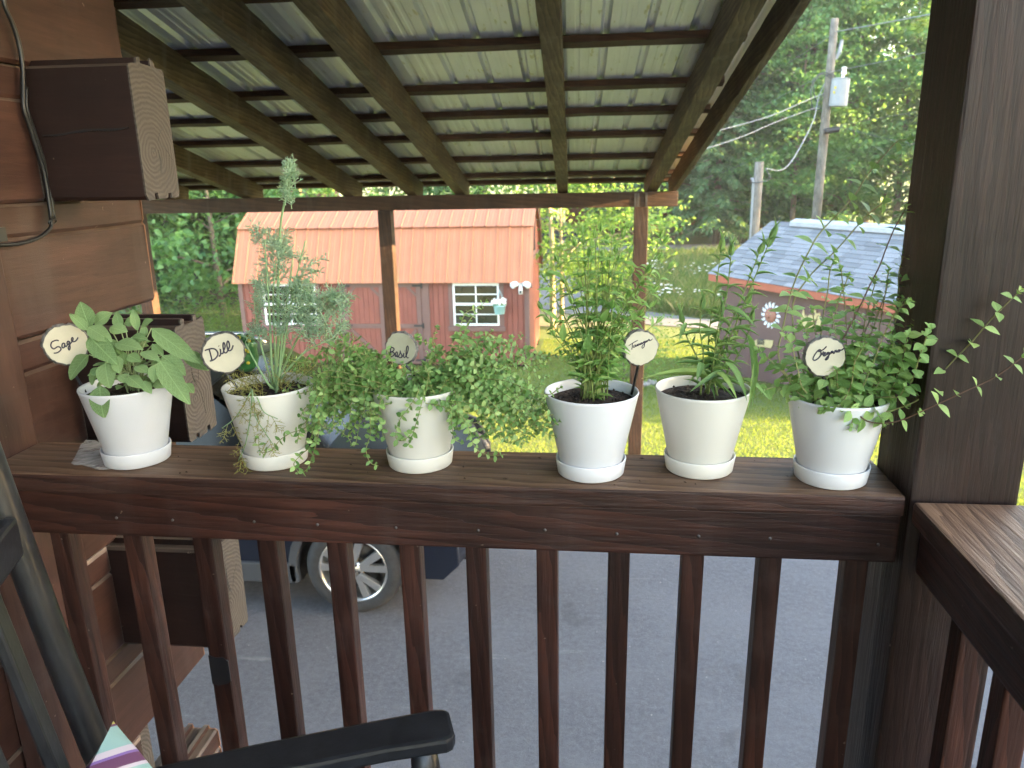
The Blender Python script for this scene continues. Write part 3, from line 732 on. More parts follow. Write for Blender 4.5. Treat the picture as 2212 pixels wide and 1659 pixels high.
# ================================================================== GREY SHINGLED SHED
A = np.array([1.98, 14.08, 1.30]); ang = math.radians(-57.16); D1 = np.array([math.cos(ang), math.sin(ang), 0]); N1 = np.array([-D1[1], D1[0], 0])
EL = 4.3; RUN = 1.42; RISE = 0.837; OV = 0.16
gs = empty('garden_shed', A+D1*EL/2+N1*RUN+np.array([0, 0, -1.8]), 'small brown shed with grey shingled roof and red fascia', 'shed')
M['brownwall'] = flat('brown_panel_wall', (0.115, 0.066, 0.060), 0.7, var=0.12, scale=3)
M['fascia'] = flat('red_fascia', (0.34, 0.095, 0.055), 0.6, var=0.1)
def shinglem():
    m, nt, b, out = mat_new('grey_shingle')
    oi = nt.nodes.new('ShaderNodeObjectInfo'); v = coords(nt, (1, 1, 1)); n = noise(nt, v, 60, 4, 0.7); n2 = noise(nt, v, 3, 3, 0.6)
    c = ramp(nt, oi.outputs['Random'], [(0.0, (0.12, 0.125, 0.135)), (1.0, (0.23, 0.235, 0.25))]).outputs[0]
    c = mixc(nt, c, (0.10, 0.105, 0.115), math_(nt, 'MULTIPLY', ramp(nt, n, [(0.45, (0, 0, 0)), (0.6, (1, 1, 1))]).outputs[0], 0.5))
    nt.links.new(c, b.inputs['Base Color']); b.inputs['Roughness'].default_value = 0.85; bump(nt, b, n, 0.5, 0.004); return m
M['shingle'] = shinglem()
def G(s, t, z): return A + D1*s + N1*t + np.array([0, 0, z])
def gbox(mb, s0, s1, t0, t1, z0, z1):
    vs = [G(s, t, z) for z in (z0, z1) for t in (t0, t1) for s in (s0, s1)]
    mb.add(vs, [(0, 2, 3, 1), (4, 5, 7, 6), (0, 1, 5, 4), (2, 6, 7, 3), (0, 4, 6, 2), (1, 3, 7, 5)]); return mb
ZG = -1.9
mb = MB(); gbox(mb, OV, EL-OV, OV, 2*RUN-OV, ZG, 0.02)
mb.add([G(s, t, z) for s in (OV, EL-OV) for t, z in ((OV, 0.0), (2*RUN-OV, 0.0), (RUN, RISE-0.09))], [(0, 1, 2), (5, 4, 3), (0, 3, 4, 1), (1, 4, 5, 2), (2, 5, 3, 0)])
mb.build('wall', M['brownwall'], gs)
for i in range(5):
    s0 = OV+i*(EL-2*OV)/5
    mb = gbox(MB(), s0+0.003, s0+(EL-2*OV)/5-0.003, OV-0.012, OV-0.001, ZG, 0.0); mb.build('wall_panel', M['brownwall'], gs)
mb = gbox(MB(), 0, EL, -0.02, -0.001, -0.13, -0.015); mb.build('fascia_board', M['fascia'], gs)
mb = MB(); mb.add([G(s, t, z) for s in (0.0, EL) for t, z in ((0, -0.02), (RUN, RISE-0.02), (2*RUN, -0.02))] , [(0, 3, 4, 1), (1, 4, 5, 2), (0, 2, 5, 3)]); mb.build('roof_deck', M['brownwall'], gs)
nrow = 15; SLN = math.hypot(RUN, RISE); sd = np.array([0, 0, 0.0])
sv = (N1*RUN + np.array([0, 0, RISE]))/SLN; sn_ = np.cross(D1, sv); sn_ = sn_ if sn_[2] > 0 else -sn_
sh0 = None; stw = 0.30; rowh = SLN/nrow
for r in range(nrow):
    off = (r % 2)*stw*0.5 + (r % 3)*0.06
    k = -1
    while True:
        s0 = k*stw+off-0.02; k += 1
        s0c, s1c = max(s0, -0.03), min(s0+stw-0.006, EL+0.03)
        if s0 > EL+0.03: break
        if s1c-s0c < 0.03: continue
        if s0c != s0 or s1c != s0+stw-0.006 or sh0 is None:
            full = (s0c == s0 and s1c == s0+stw-0.006)
            mb = MB(); p = A + sv*(r*rowh-0.03) + D1*s0c
            q0 = sn_*0.014; q1 = sn_*0.004; L = rowh+0.05; ww = s1c-s0c
            top = [p+q0, p+D1*ww+q0, p+D1*ww+sv*L+q1, p+sv*L+q1]; bt = [v-sn_*0.007 for v in top]
            mb.add(top+bt, [(0, 1, 2, 3), (7, 6, 5, 4), (0, 4, 5, 1), (1, 5, 6, 2), (2, 6, 7, 3), (3, 7, 4, 0)])
            o = mb.build('shingle', M['shingle'], gs)
            if full: sh0 = (o, r, s0)
        else:
            o0, r0, b0 = sh0
            clone(o0, gs, sv*(r-r0)*rowh + D1*(s0-b0) + sn_*rng.uniform(0, 0.002))
mb = MB(); mb.add([G(s, t, z) for s in (-0.04, EL+0.04) for t, z in ((2*RUN+0.03, -0.01), (RUN, RISE+0.02), (RUN, RISE), (2*RUN+0.03, -0.03))], [(0, 1, 5, 4), (2, 3, 7, 6), (0, 4, 7, 3), (0, 3, 2, 1), (4, 5, 6, 7)]); mb.build('roof_back', M['shingle'], gs)
M['ridge'] = flat('white_metal_ridge', (0.34, 0.355, 0.385), 0.5, metal=0.2)
mb = MB(); mb.add([G(s, t, z) for s in (0.55, EL+0.06) for t, z in ((RUN-0.14, RISE-0.04), (RUN-0.14, RISE+0.03), (RUN, RISE+0.085), (RUN+0.14, RISE+0.03), (RUN+0.14, RISE-0.04))],
       [(0, 1, 6, 5), (1, 2, 7, 6), (2, 3, 8, 7), (3, 4, 9, 8), (0, 4, 3, 2, 1), (5, 6, 7, 8, 9)]); mb.build('ridge_vent', M['ridge'], gs)
# wall ornaments on the brown shed
Z8 = zm(2880, 1150, 520/2157)
def on_wall(px, py, off=0.02):
    d = ray(px, py); P0 = A + N1*(OV-0.012-off); t = ((P0-CAM)@N1)/(d@N1); return CAM+d*t
def wall_poly(name, pts, mat, parent, th=0.008):
    P = [on_wall(*Z8(x, y), 0.016) for x, y in pts]; n = len(P)
    mb = MB(); mb.add(P+[q+N1*th for q in P], [tuple(range(n))]+[tuple(range(2*n-1, n-1, -1))]+[(k, n+k, n+(k+1) % n, (k+1) % n) for k in range(n)])
    return mb.build(name, mat, parent)
M['tan'] = flat('cut_out_tan', (0.50, 0.40, 0.20), 0.7)
M['petal'] = flat('ornament_white', (0.74, 0.78, 0.85), 0.35)
M['terra'] = flat('ornament_terracotta', (0.30, 0.13, 0.09), 0.6, var=0.3, scale=20)
c8 = (640, 380)
so = empty('sun_ornament', on_wall(*Z8(*c8)), 'round terracotta sun face ornament with white petals on brown wall', 'ornament')
for k in range(14):
    a = 2*math.pi*k/14+0.1; rx, ry = 155, 215
    def pt(r, da): return (c8[0]+rx*r*math.cos(a+da), c8[1]+ry*r*math.sin(a+da))
    wall_poly('petal', [pt(0.55, -0.08), pt(0.75, -0.17), pt(0.95, -0.10), pt(1.03, 0.10), pt(0.92, 0.06), pt(0.78, 0.14), pt(0.56, 0.1)], M['petal'], so, 0.012)
P0 = on_wall(*Z8(*c8), 0.02); ex = on_wall(*Z8(c8[0]+95, c8[1]), 0.02)-P0; ey = on_wall(*Z8(c8[0], c8[1]+125), 0.02)-P0
mb = MB(); vs = []; fs = []; nr, na = 6, 20
for i in range(nr):
    for k in range(na):
        a = 2*math.pi*k/na; f = math.sin(i/(nr-1)*math.pi/2); vs.append(P0+ex*f*math.cos(a)+ey*f*math.sin(a)-N1*0.05*math.cos(i/(nr-1)*math.pi/2))
fs = [(i*na+k, i*na+(k+1) % na, (i+1)*na+(k+1) % na, (i+1)*na+k) for i in range(nr-1) for k in range(na)]
mb.add(vs, fs); fo = mb.build('sun_face', M['terra'], so, smooth=True)
mb = MB(); q = P0-N1*0.045; mb.tube([q-ey*0.3, q+ey*0.05, q+ey*0.25-N1*0.02, q+ey*0.3], [0.008, 0.012, 0.02, 0.008], 8); mb.build('nose', M['terra'], fo, smooth=True)
for s in (-1, 1):
    mb = MB(); e = q+ex*0.35*s-ey*0.2; mb.tube([e-ex*0.15, e, e+ex*0.15], [0.004, 0.012, 0.004], 8); mb.build('eye', flat('ornament_eye', (0.45, 0.3, 0.2), 0.6), fo)
de = empty('deer_ornament', on_wall(*Z8(1280, 450)), 'tan cut-out of a deer and fir trees on brown wall', 'ornament')
wall_poly('ground_strip', [(1090, 500), (1130, 490), (1200, 520), (1280, 545), (1400, 580), (1470, 600), (1450, 630), (1300, 590), (1180, 560), (1100, 530)], M['tan'], de)
wall_poly('fir', [(1130, 510), (1125, 470), (1140, 410), (1150, 350), (1175, 262), (1190, 350), (1200, 400), (1205, 450), (1200, 520)], M['tan'], de)
wall_poly('fir', [(1195, 525), (1198, 450), (1208, 400), (1216, 362), (1230, 400), (1240, 450), (1240, 530)], M['tan'], de)
wall_poly('deer', [(1240, 420), (1250, 385), (1290, 370), (1350, 385), (1365, 370), (1355, 330), (1375, 350), (1420, 345), (1450, 350), (1430, 375), (1400, 390), (1385, 430), (1370, 460), (1352, 470), (1350, 560), (1335, 560), (1335, 480), (1320, 475), (1320, 555), (1305, 550), (1300, 470), (1275, 460), (1275, 540), (1260, 535), (1258, 460)], M['tan'], de)
wall_poly('antler', [(1365, 350), (1345, 310), (1340, 270), (1352, 300), (1360, 262), (1368, 310), (1390, 280), (1378, 320), (1380, 348)], M['tan'], de)
wall_poly('fir', [(1380, 540), (1400, 430), (1425, 380), (1440, 320), (1455, 400), (1462, 480), (1450, 560)], M['tan'], de)
od = empty('plaque_ornament', on_wall(*Z8(520, 820)), 'tan and dark cut-out plaque low on the brown wall', 'ornament')
wall_poly('plaque', [(370, 800), (420, 770), (470, 790), (560, 780), (680, 790), (670, 870), (640, 920), (560, 900), (380, 880)], M['tan'], od)
wall_poly('dark_figure', [(410, 790), (450, 765), (520, 770), (545, 810), (530, 880), (500, 860), (440, 860), (415, 880)], flat('ornament_dark', (0.05, 0.06, 0.07), 0.6), od, 0.02)

# ================================================================== CAR UNDER THE CARPORT
M['paint'] = flat('navy_car_paint', (0.010, 0.013, 0.024), 0.42, var=0.05, spec=0.25)
M['clad'] = flat('grey_plastic_cladding', (0.055, 0.058, 0.066), 0.55, var=0.1)
M['tyre'] = flat('tyre_rubber', (0.035, 0.035, 0.038), 0.75, var=0.25, scale=20, bstr=0.3, bscale=60)
M['alloy'] = flat('alloy_rim', (0.62, 0.61, 0.60), 0.28, metal=0.85, var=0.05)
M['carglass'] = flat('car_glass', (0.008, 0.009, 0.010), 0.12, spec=0.25, var=0.1)
M['chrome'] = flat('chrome', (0.7, 0.7, 0.72), 0.12, metal=1.0, var=0.02)
M['redlens'] = flat('red_lens', (0.45, 0.01, 0.01), 0.15, var=0.1)
WX, WZ, WR = -1.77, 0.365, 0.365; RWX = -4.70; YN, YF = 4.90, 6.80
car = empty('parked_car', (-3.3, 5.85, 0), 'dark navy car with silver alloy wheels parked under the carport', 'car')
def arc(cx, cz, r, a0, a1, n=14): return [(cx+r*math.cos(a0+(a1-a0)*i/n), cz+r*math.sin(a0+(a1-a0)*i/n)) for i in range(n+1)]
AR = 0.435
side = [(-0.98, 0.42), (-0.99, 0.70), (-1.10, 0.95), (-1.4, 1.05), (-2.05, 1.11), (-4.8, 1.10), (-5.75, 1.05), (-5.85, 0.60), (-5.72, 0.30)]
side += [(RWX-AR, 0.30)] + arc(RWX, WZ, AR, math.pi, 0)[1:-1] + [(RWX+AR, 0.30)]
side += [(WX-AR, 0.27)] + arc(WX, WZ, AR, math.pi, 0)[1:-1] + [(WX+AR, 0.30), (-1.1, 0.30)]
for y0, y1 in ((YN+0.03, YN+0.08), (YF-0.08, YF-0.03)):
    mb = MB(); mb.prism(side, y0, y1, lambda u, v, w: (u, w, v)); mb.build('side_panel', M['paint'], car, bevel=0.012)
# lower cladding along the sill and round the arches
sill = [(WX-AR+0.005, 0.24), (RWX+AR-0.005, 0.24), (RWX+AR-0.005, 0.40), (WX-AR+0.005, 0.40)]
for y0, y1 in ((YN, YN+0.05), (YF-0.05, YF)):
    mb = MB(); mb.prism(sill, y0, y1, lambda u, v, w: (u, w, v)); mb.build('sill_cladding', M['clad'], car, bevel=0.012)
    for cx in (WX, RWX):
        ring = arc(cx, WZ, AR+0.055, math.pi*1.08, -0.08*math.pi, 18) + arc(cx, WZ, AR-0.01, -0.08*math.pi, math.pi*1.08, 18)
        mb = MB(); mb.prism(ring, y0, y1, lambda u, v, w: (u, w, v)); mb.build('arch_cladding', M['clad'], car, bevel=0.006)
# wheel wells and floor
mb = MB()
for cx in (WX, RWX):
    for (ya, yb) in ((YN+0.08, YN+0.45), (YF-0.45, YF-0.08)):
        P = arc(cx, WZ, AR+0.01, math.pi*1.1, -0.1*math.pi, 16); n = len(P)
        mb.add([(x, ya, z) for x, z in P]+[(x, yb, z) for x, z in P], [(i, i+1, n+i+1, n+i) for i in range(n-1)]+[tuple(range(n, 2*n))])
mb.box(-5.7, -1.0, YN+0.46, YF-0.46, 0.24, 0.32); mb.build('underbody', M['iron'], car)
# front bumper, hood, windscreen, roof: grids across the width
def surf(name, rows, mat, parent, smooth=True, th=0.0):
    n = len(rows[0]); mb = MB(); mb.add([p for r in rows for p in r], [(i*n+k, i*n+k+1, (i+1)*n+k+1, (i+1)*n+k) for i in range(len(rows)-1) for k in range(n-1)])
    return mb.build(name, mat, parent, smooth=smooth)
YS = np.linspace(-1, 1, 13); YM = (YN+YF)/2; HW = (YF-YN)/2
def cross(x, z, crown, inset=0.0, push=0.0):
    return [(x-push*abs(s)**3, YM+s*(HW-inset), z+crown*(1-abs(s)**2.5)) for s in YS]
surf('bumper', [cross(-1.02, 0.27, 0.0, 0.10, 0.16), cross(-0.93, 0.33, 0.0, 0.06, 0.16), cross(-0.90, 0.45, 0, 0.04, 0.16), cross(-0.91, 0.60, 0, 0.04, 0.16), cross(-0.95, 0.74, 0, 0.04, 0.16), cross(-1.02, 0.905, 0.03, 0.05, 0.16)], M['paint'], car)
surf('lower_grille', [cross(-0.925, 0.30, 0, 0.35, 0.12), cross(-0.885, 0.40, 0, 0.35, 0.12)], M['clad'], car)
surf('grille', [cross(-0.885, 0.50, 0, 0.5, 0.12), cross(-0.915, 0.78, 0.0, 0.45, 0.12)], M['iron'], car)
surf('hood', [cross(-1.01, 0.90, 0.03, 0.05, 0.16), cross(-1.12, 0.99, 0.05, 0.05, 0.12), cross(-1.4, 1.06, 0.06, 0.05, 0.06), cross(-1.75, 1.10, 0.07, 0.05), cross(-2.05, 1.125, 0.07, 0.05)], M['paint'], car)
surf('windscreen', [cross(-2.02, 1.13, 0.06, 0.09, -0.0), cross(-2.45, 1.43, 0.05, 0.17), cross(-2.85, 1.68, 0.04, 0.24)], M['carglass'], car)
surf('roof', [cross(-2.83, 1.675, 0.04, 0.23), cross(-3.2, 1.735, 0.045, 0.22), cross(-4.4, 1.745, 0.05, 0.22), cross(-5.2, 1.70, 0.05, 0.24), cross(-5.6, 1.63, 0.05, 0.27)], M['paint'], car)
surf('tail_glass', [cross(-5.58, 1.64, 0.05, 0.27), cross(-5.82, 1.10, 0.0, 0.10)], M['carglass'], car)
surf('tailgate', [cross(-5.80, 1.12, 0, 0.06), cross(-5.86, 0.7, 0, 0.05), cross(-5.75, 0.30, 0, 0.06)], M['paint'], car)
for sgn, yb in ((1, YN), (-1, YF)):
    wp = [(-2.06, 1.10, 0.05), (-2.87, 1.66, 0.235), (-4.4, 1.72, 0.225), (-5.45, 1.63, 0.25), (-5.72, 1.08, 0.05)]
    mb = MB(); mb.add([(x, yb+sgn*(o+0.01), z) for x, z, o in wp], [(0, 1, 2, 3, 4)]); mb.build('side_window', M['carglass'], car)
    for (xa, za, oa, xb, zb, ob) in ((-3.75, 1.08, 0.05, -3.85, 1.70, 0.23), (-4.75, 1.08, 0.05, -4.85, 1.70, 0.23)):
        mb = MB(); mb.tube([(xa, yb+sgn*oa, za), (xb, yb+sgn*ob, zb)], 0.035, 6); mb.build('pillar', M['iron'], car)
    mb = MB(); mb.tube([(-3.0, yb+sgn*0.24, 1.70), (-3.2, yb+sgn*0.25, 1.785), (-5.1, yb+sgn*0.26, 1.785), (-5.3, yb+sgn*0.26, 1.70)], 0.018, 8); mb.build('roof_rail', M['chrome'], car, smooth=True)
    mb = MB(); mb.tube([(-2.35, yb+sgn*0.06, 1.15), (-2.33, yb-sgn*0.08, 1.19), (-2.31, yb-sgn*0.19, 1.20), (-2.31, yb-sgn*0.21, 1.20)], [0.025, 0.06, 0.075, 0.02], 10); mb.build('mirror', M['paint'], car, smooth=True)
    mb = MB(); mb.tube([(-0.99, yb+sgn*0.32, 0.76), (-1.07, yb+sgn*0.18, 0.79), (-1.25, yb+sgn*0.08, 0.84), (-1.36, yb+sgn*0.05, 0.86)], [0.035, 0.04, 0.03, 0.008], 10); mb.build('headlight', M['clad'], car, smooth=True)
    mb = MB(); mb.tube([(-5.83, yb+sgn*0.3, 0.98), (-5.82, yb+sgn*0.08, 0.97), (-5.6, yb+sgn*0.02, 0.98)], [0.05, 0.06, 0.02], 10); mb.build('taillight', M['redlens'], car, smooth=True)
def wheel(cx, yo, sgn):
    w = empty('wheel', (cx, yo, WZ)); put(w, car)
    T = lambda pr_: [(r, z) for r, z in pr_]
    def lat(name, pf, mat, n=56):
        mb = MB(); mb.lathe(pf, n); o = mb.build(name, mat, None, smooth=True, center=False)
        o.matrix_basis = Matrix.Translation((cx, yo, WZ)) @ Matrix.Rotation(math.pi/2*sgn, 4, 'X'); put(o, w); return o
    lat('tyre', [(0.255, 0.0), (0.275, 0.012), (0.325, 0.010), (0.348, -0.005), (0.362, -0.03), (0.365, -0.06), (0.365, -0.17), (0.355, -0.21), (0.30, -0.225), (0.25, -0.22)], M['tyre'])
    rim = lat('rim', [(0.262, -0.002), (0.258, 0.006), (0.248, 0.004), (0.240, -0.02), (0.232, -0.06), (0.225, -0.15), (0.05, -0.155)], M['alloy'])
    lat('brake_disc', [(0.19, -0.115), (0.19, -0.10), (0.06, -0.10)], M['steel'])
    mb = MB()
    for k in range(5):
        for da in (-0.17, 0.17):
            a = 2*math.pi*k/5+math.pi/2+da*0.6; a2 = 2*math.pi*k/5+math.pi/2+da*1.55
            def q(r, ang, off, z): return (r*math.cos(ang)-off*math.sin(ang), r*math.sin(ang)+off*math.cos(ang), z)
            A_ = [q(0.055, a, -0.022, 0.0), q(0.055, a, 0.022, 0.0), q(0.245, a2, 0.030, -0.004), q(0.245, a2, -0.030, -0.004)]
            B_ = [q(0.055, a, -0.026, -0.03), q(0.055, a, 0.026, -0.03), q(0.245, a2, 0.034, -0.045), q(0.245, a2, -0.034, -0.045)]
            mb.add(A_+B_, [(0, 1, 2, 3), (7, 6, 5, 4), (0, 4, 5, 1), (1, 5, 6, 2), (2, 6, 7, 3), (3, 7, 4, 0)])
    o = mb.build('spokes', M['alloy'], None, center=False, bevel=0.006); o.matrix_basis = Matrix.Translation((cx, yo, WZ)) @ Matrix.Rotation(math.pi/2*sgn, 4, 'X'); put(o, w)
    hub = lat('hub', [(0.0005, 0.004), (0.026, 0.004), (0.030, 0.0), (0.07, -0.002), (0.075, -0.02), (0.06, -0.03)], M['alloy'], 24)
    lat('hub_cap', [(0.0005, 0.0065), (0.022, 0.0065), (0.0255, 0.004)], M['iron'], 20)
    mb = MB(); mb.tube([(0.017*math.cos(t), 0.013*math.sin(t), 0.0075) for t in np.linspace(0, 2*math.pi, 17)], 0.0014, 6)
    mb.tube([(-0.015, 0.005, 0.0075), (-0.008, 0.004, 0.0075), (0, -0.004, 0.0075), (0.008, 0.004, 0.0075), (0.015, 0.005, 0.0075)], 0.0014, 6)
    o = mb.build('emblem', M['chrome'], None, center=False); o.matrix_basis = Matrix.Translation((cx, yo, WZ)) @ Matrix.Rotation(math.pi/2*sgn, 4, 'X'); put(o, w)
    for k in range(5):
        a = 2*math.pi*k/5-math.pi/2
        mb = MB(); c = (0.05*math.cos(a), 0.05*math.sin(a)); mb.lathe([(0.0005, 0.008), (0.008, 0.008), (0.0095, -0.005)], 8, (c[0], c[1], 0))
        o = mb.build('lug_nut', M['iron'], None, center=False); o.matrix_basis = Matrix.Translation((cx, yo, WZ)) @ Matrix.Rotation(math.pi/2*sgn, 4, 'X'); put(o, w)
for cx in (WX, RWX): wheel(cx, YN+0.01, 1); wheel(cx, YF-0.01, -1)

# ================================================================== ROCKING CHAIR AND PILLOW
U = np.array([0.93, 0.36, 0]); U /= np.linalg.norm(U); V = np.array([U[1], -U[0], 0])     # V points to the near side
ch = empty('rocking_chair', (-0.55, 0.75, FL), 'black painted wooden rocking chair beside the log wall', 'chair')
pb = np.array([-0.745, 0.925, 2.16]); pt_ = np.array([-0.875, 0.925, 2.98])
def tubep(name, pts, r, n=14): mb = MB(); mb.tube(pts, r, n); return mb.build(name, M['chair'], ch, smooth=True)
for k in (0.0, 0.52):
    tubep('back_post', spline([pb+V*k+np.array([0.03, 0, -0.35]), pb+V*k, (pb+pt_)/2+V*k+np.array([-0.004, 0, 0]), pt_+V*k], 5), 0.0215)
for k in (0.13, 0.26, 0.39):
    board('back_slat', pb+V*k+U*0.004, pt_+V*k-np.array([0, 0, 0.06])+U*0.004, 0.034, 0.016, M['chair'], ch, up=U, bevel=0.004)
board('top_rail', pt_+V*0.02-np.array([0, 0, 0.1]), pt_+V*0.50-np.array([0, 0, 0.1]), 0.022, 0.11, M['chair'], ch, bevel=0.008)
board('cross_rail', pb+V*0.02+np.array([-0.082, 0, 0.55]), pb+V*0.50+np.array([-0.082, 0, 0.55]), 0.02, 0.06, M['chair'], ch, bevel=0.006)
board('cross_rail', pb+V*0.02, pb+V*0.50, 0.022, 0.06, M['chair'], ch, bevel=0.006)
ARM = [(-0.735, 0.915), (-0.64, 0.958), (-0.55, 0.998), (-0.455, 1.036), (-0.35, 1.077), (-0.272, 1.106), (-0.255, 1.108), (-0.246, 1.100), (-0.228, 1.052), (-0.229, 1.040), (-0.238, 1.032),
       (-0.33, 1.004), (-0.45, 0.958), (-0.56, 0.925), (-0.65, 0.900), (-0.72, 0.872)]
for k in (0.0, 0.56):
    mb = MB(); mb.prism([(x+V[0]*k, y+V[1]*k) for x, y in ARM], 2.272, 2.300, lambda u, v, w: (u, v, w)); mb.build('armrest', M['chair'], ch, bevel=0.007)
    a = np.array([-0.285, 1.055, 0])+V*k
    tubep('arm_support', [a+np.array([0, 0, 2.275]), a+np.array([0.004, 0, 2.2]), a+np.array([0.0, 0, 2.12]), a+np.array([-0.01, 0, 1.8])], [0.021, 0.026, 0.022, 0.02])
    a = np.array([-0.70, 0.90, 0])+V*k
    tubep('back_leg', [a+np.array([0, 0, 2.15]), a+np.array([-0.02, 0, 1.8])], 0.02)
    R0 = np.array([-0.5, 0.97, 0])+V*k
    tubep('rocker', [R0+U*s+np.array([0, 0, FL+0.022+0.16*s*s]) for s in np.linspace(-0.5, 0.45, 14)], 0.02)
SEAT = [np.array([-0.74, 0.905, 0])+V*0.03, np.array([-0.28, 1.08, 0])+V*0.03, np.array([-0.28, 1.08, 0])+V*0.53, np.array([-0.74, 0.905, 0])+V*0.53]
mb = MB(); mb.prism([(p[0], p[1]) for p in SEAT], 2.06, 2.09, lambda u, v, w: (u, v, w)); mb.build('seat', M['chair'], ch, bevel=0.008)
def pillowm():
    m, nt, b, out = mat_new('striped_pillow_fabric')
    tc = nt.nodes.new('ShaderNodeTexCoord'); sx = nt.nodes.new('ShaderNodeSeparateXYZ'); nt.links.new(tc.outputs['Object'], sx.inputs[0])
    d = math_(nt, 'ADD', math_(nt, 'MULTIPLY', sx.outputs[1], 0.42), math_(nt, 'MULTIPLY', sx.outputs[0], -0.9))
    f = math_(nt, 'FRACT', math_(nt, 'ADD', math_(nt, 'MULTIPLY', d, 8.0), 0.92))
    r = nt.nodes.new('ShaderNodeValToRGB'); r.color_ramp.interpolation = 'CONSTANT'
    P, T, Y, B, W = (0.22, 0.14, 0.42), (0.28, 0.48, 0.50), (0.50, 0.50, 0.12), (0.13, 0.05, 0.13), (0.56, 0.52, 0.62)
    st = [(0.0, P), (0.16, B), (0.19, Y), (0.235, B), (0.26, T), (0.34, W), (0.38, B), (0.50, P), (0.53, W), (0.60, T), (0.86, B), (0.89, Y), (0.95, W)]
    e = r.color_ramp.elements
    while len(e) < len(st): e.new(0.5)
    for q, (p, c) in zip(e, st): q.position = p; q.color = hexc(c)
    nt.links.new(f, r.inputs[0]); nt.links.new(r.outputs[0], b.inputs['Base Color']); b.inputs['Roughness'].default_value = 0.8
    bump(nt, b, noise(nt, coords(nt, (1, 1, 1)), 300, 2, 0.5), 0.15, 0.001); return m
pw_ = empty('pillow', (-0.6, 0.75, 2.2), 'purple teal and yellow striped pillow on the black rocking chair', 'pillow')
n = 18; rows = []
def pil(sgn):
    vs = []
    for i in range(n+1):
        for j in range(n+1):
            a, b = i/n*2-1, j/n*2-1
            t = (max(0, 1-a**4)**0.6)*(max(0, 1-b**4)**0.6)
            pin = 1-0.07*(1-abs(a)**2)*abs(b)**2-0.07*(1-abs(b)**2)*abs(a)**2
            vs.append((a*0.19*pin, b*0.19*pin, sgn*0.065*t))
    return vs
mb = MB(); F_ = [(i*(n+1)+j, (i+1)*(n+1)+j, (i+1)*(n+1)+j+1, i*(n+1)+j+1) for i in range(n) for j in range(n)]
mb.add(pil(1), F_); mb.add(pil(-1), [f[::-1] for f in F_])
po = mb.build('cushion', pillowm(), None, smooth=True, center=False)
PC = np.array([-0.677, 0.85, 2.447]); pz = -V*0.25+np.array([0, 0, 1.0])-U*0.28; pz /= np.linalg.norm(pz); py = -V-pz*((-V)@pz); py /= np.linalg.norm(py); pn = np.cross(pz, py)
# corner (a=-1, b=1) of the cushion sits at PC
ctr = PC - (-pz*(-1))*0 - (pz*0.185+py*0.185)
po.matrix_basis = Matrix(((-pz[0], py[0], pn[0], ctr[0]), (-pz[1], py[1], pn[1], ctr[1]), (-pz[2], py[2], pn[2], ctr[2]), (0, 0, 0, 1))); put(po, pw_)

# ================================================================== POTS
POTS = {'sage': (-0.902, 1.336, 'potw'), 'dill': (-0.622, 1.347, 'poti'), 'thyme': (-0.335, 1.352, 'poti'),
        'savory': (-0.010, 1.329, 'potw'), 'tarragon': (0.189, 1.358, 'poti'), 'oregano': (0.414, 1.326, 'potw')}
PL = {'sage': 'white pot with saucer holding the sage plant', 'dill': 'ivory white pot with saucer holding the dill', 'thyme': 'ivory white pot with saucer under trailing thyme',
      'savory': 'white pot with saucer holding tall thin-stemmed herb and Tarragon marker', 'tarragon': 'ivory white pot with saucer holding long narrow-leaved plant without a marker', 'oregano': 'white pot with saucer nearest the thick post holding oregano'}
SOILZ = ZC+0.139
for k, (x, y, mt) in POTS.items():
    p = empty('plant_pot', (x, y, ZC), PL[k], 'plant pot', 'six white herb pots on the rail')
    mb = MB(); mb.lathe([(0.0005, 0.014), (0.0535, 0.014), (0.0555, 0.017), (0.0835, 0.150), (0.0846, 0.1535), (0.0838, 0.1558), (0.0818, 0.1555), (0.0805, 0.152), (0.0785, 0.139), (0.050, 0.03), (0.0005, 0.03)], 72, (x, y, ZC))
    mb.build('bowl', M[mt], p, smooth=True)
    mb = MB(); mb.lathe([(0.0005, 0.001), (0.0585, 0.001), (0.0605, 0.003), (0.0642, 0.029), (0.0636, 0.0312), (0.0618, 0.0306), (0.0590, 0.010), (0.0570, 0.0085), (0.0005, 0.0085)], 72, (x, y, ZC))
    mb.build('saucer', M[mt], p, smooth=True)
    vs = []; fs = []; nr, na = 9, 30
    for i in range(nr):
        for q in range(na):
            r = 0.0788*i/(nr-1); a = 2*math.pi*q/na
            vs.append((x+r*math.cos(a), y+r*math.sin(a), SOILZ + (rng.normal(0, 0.0022) if i < nr-1 else -0.002) + 0.004*(1-i/(nr-1))))
    mb = MB(); mb.add(vs, [(i*na+q, i*na+(q+1) % na, (i+1)*na+(q+1) % na, (i+1)*na+q) for i in range(nr-1) for q in range(na)])
    for q in range(60):
        r = 0.074*math.sqrt(rng.random()); a = rng.random()*6.28; s = rng.uniform(0.0015, 0.004); c = np.array([x+r*math.cos(a), y+r*math.sin(a), SOILZ+0.001+0.003*(1-r/0.079)])
        w_ = [c+s*np.array(d)*rng.uniform(0.6, 1.3) for d in ((1, 0, 0), (0, 1, 0), (-1, 0, 0), (0, -1, 0), (0, 0, 1), (0, 0, -1))]
        mb.add(w_, [(0, 1, 4), (1, 2, 4), (2, 3, 4), (3, 0, 4), (1, 0, 5), (2, 1, 5), (3, 2, 5), (0, 3, 5)])
    mb.build('soil', M['soil'], p)
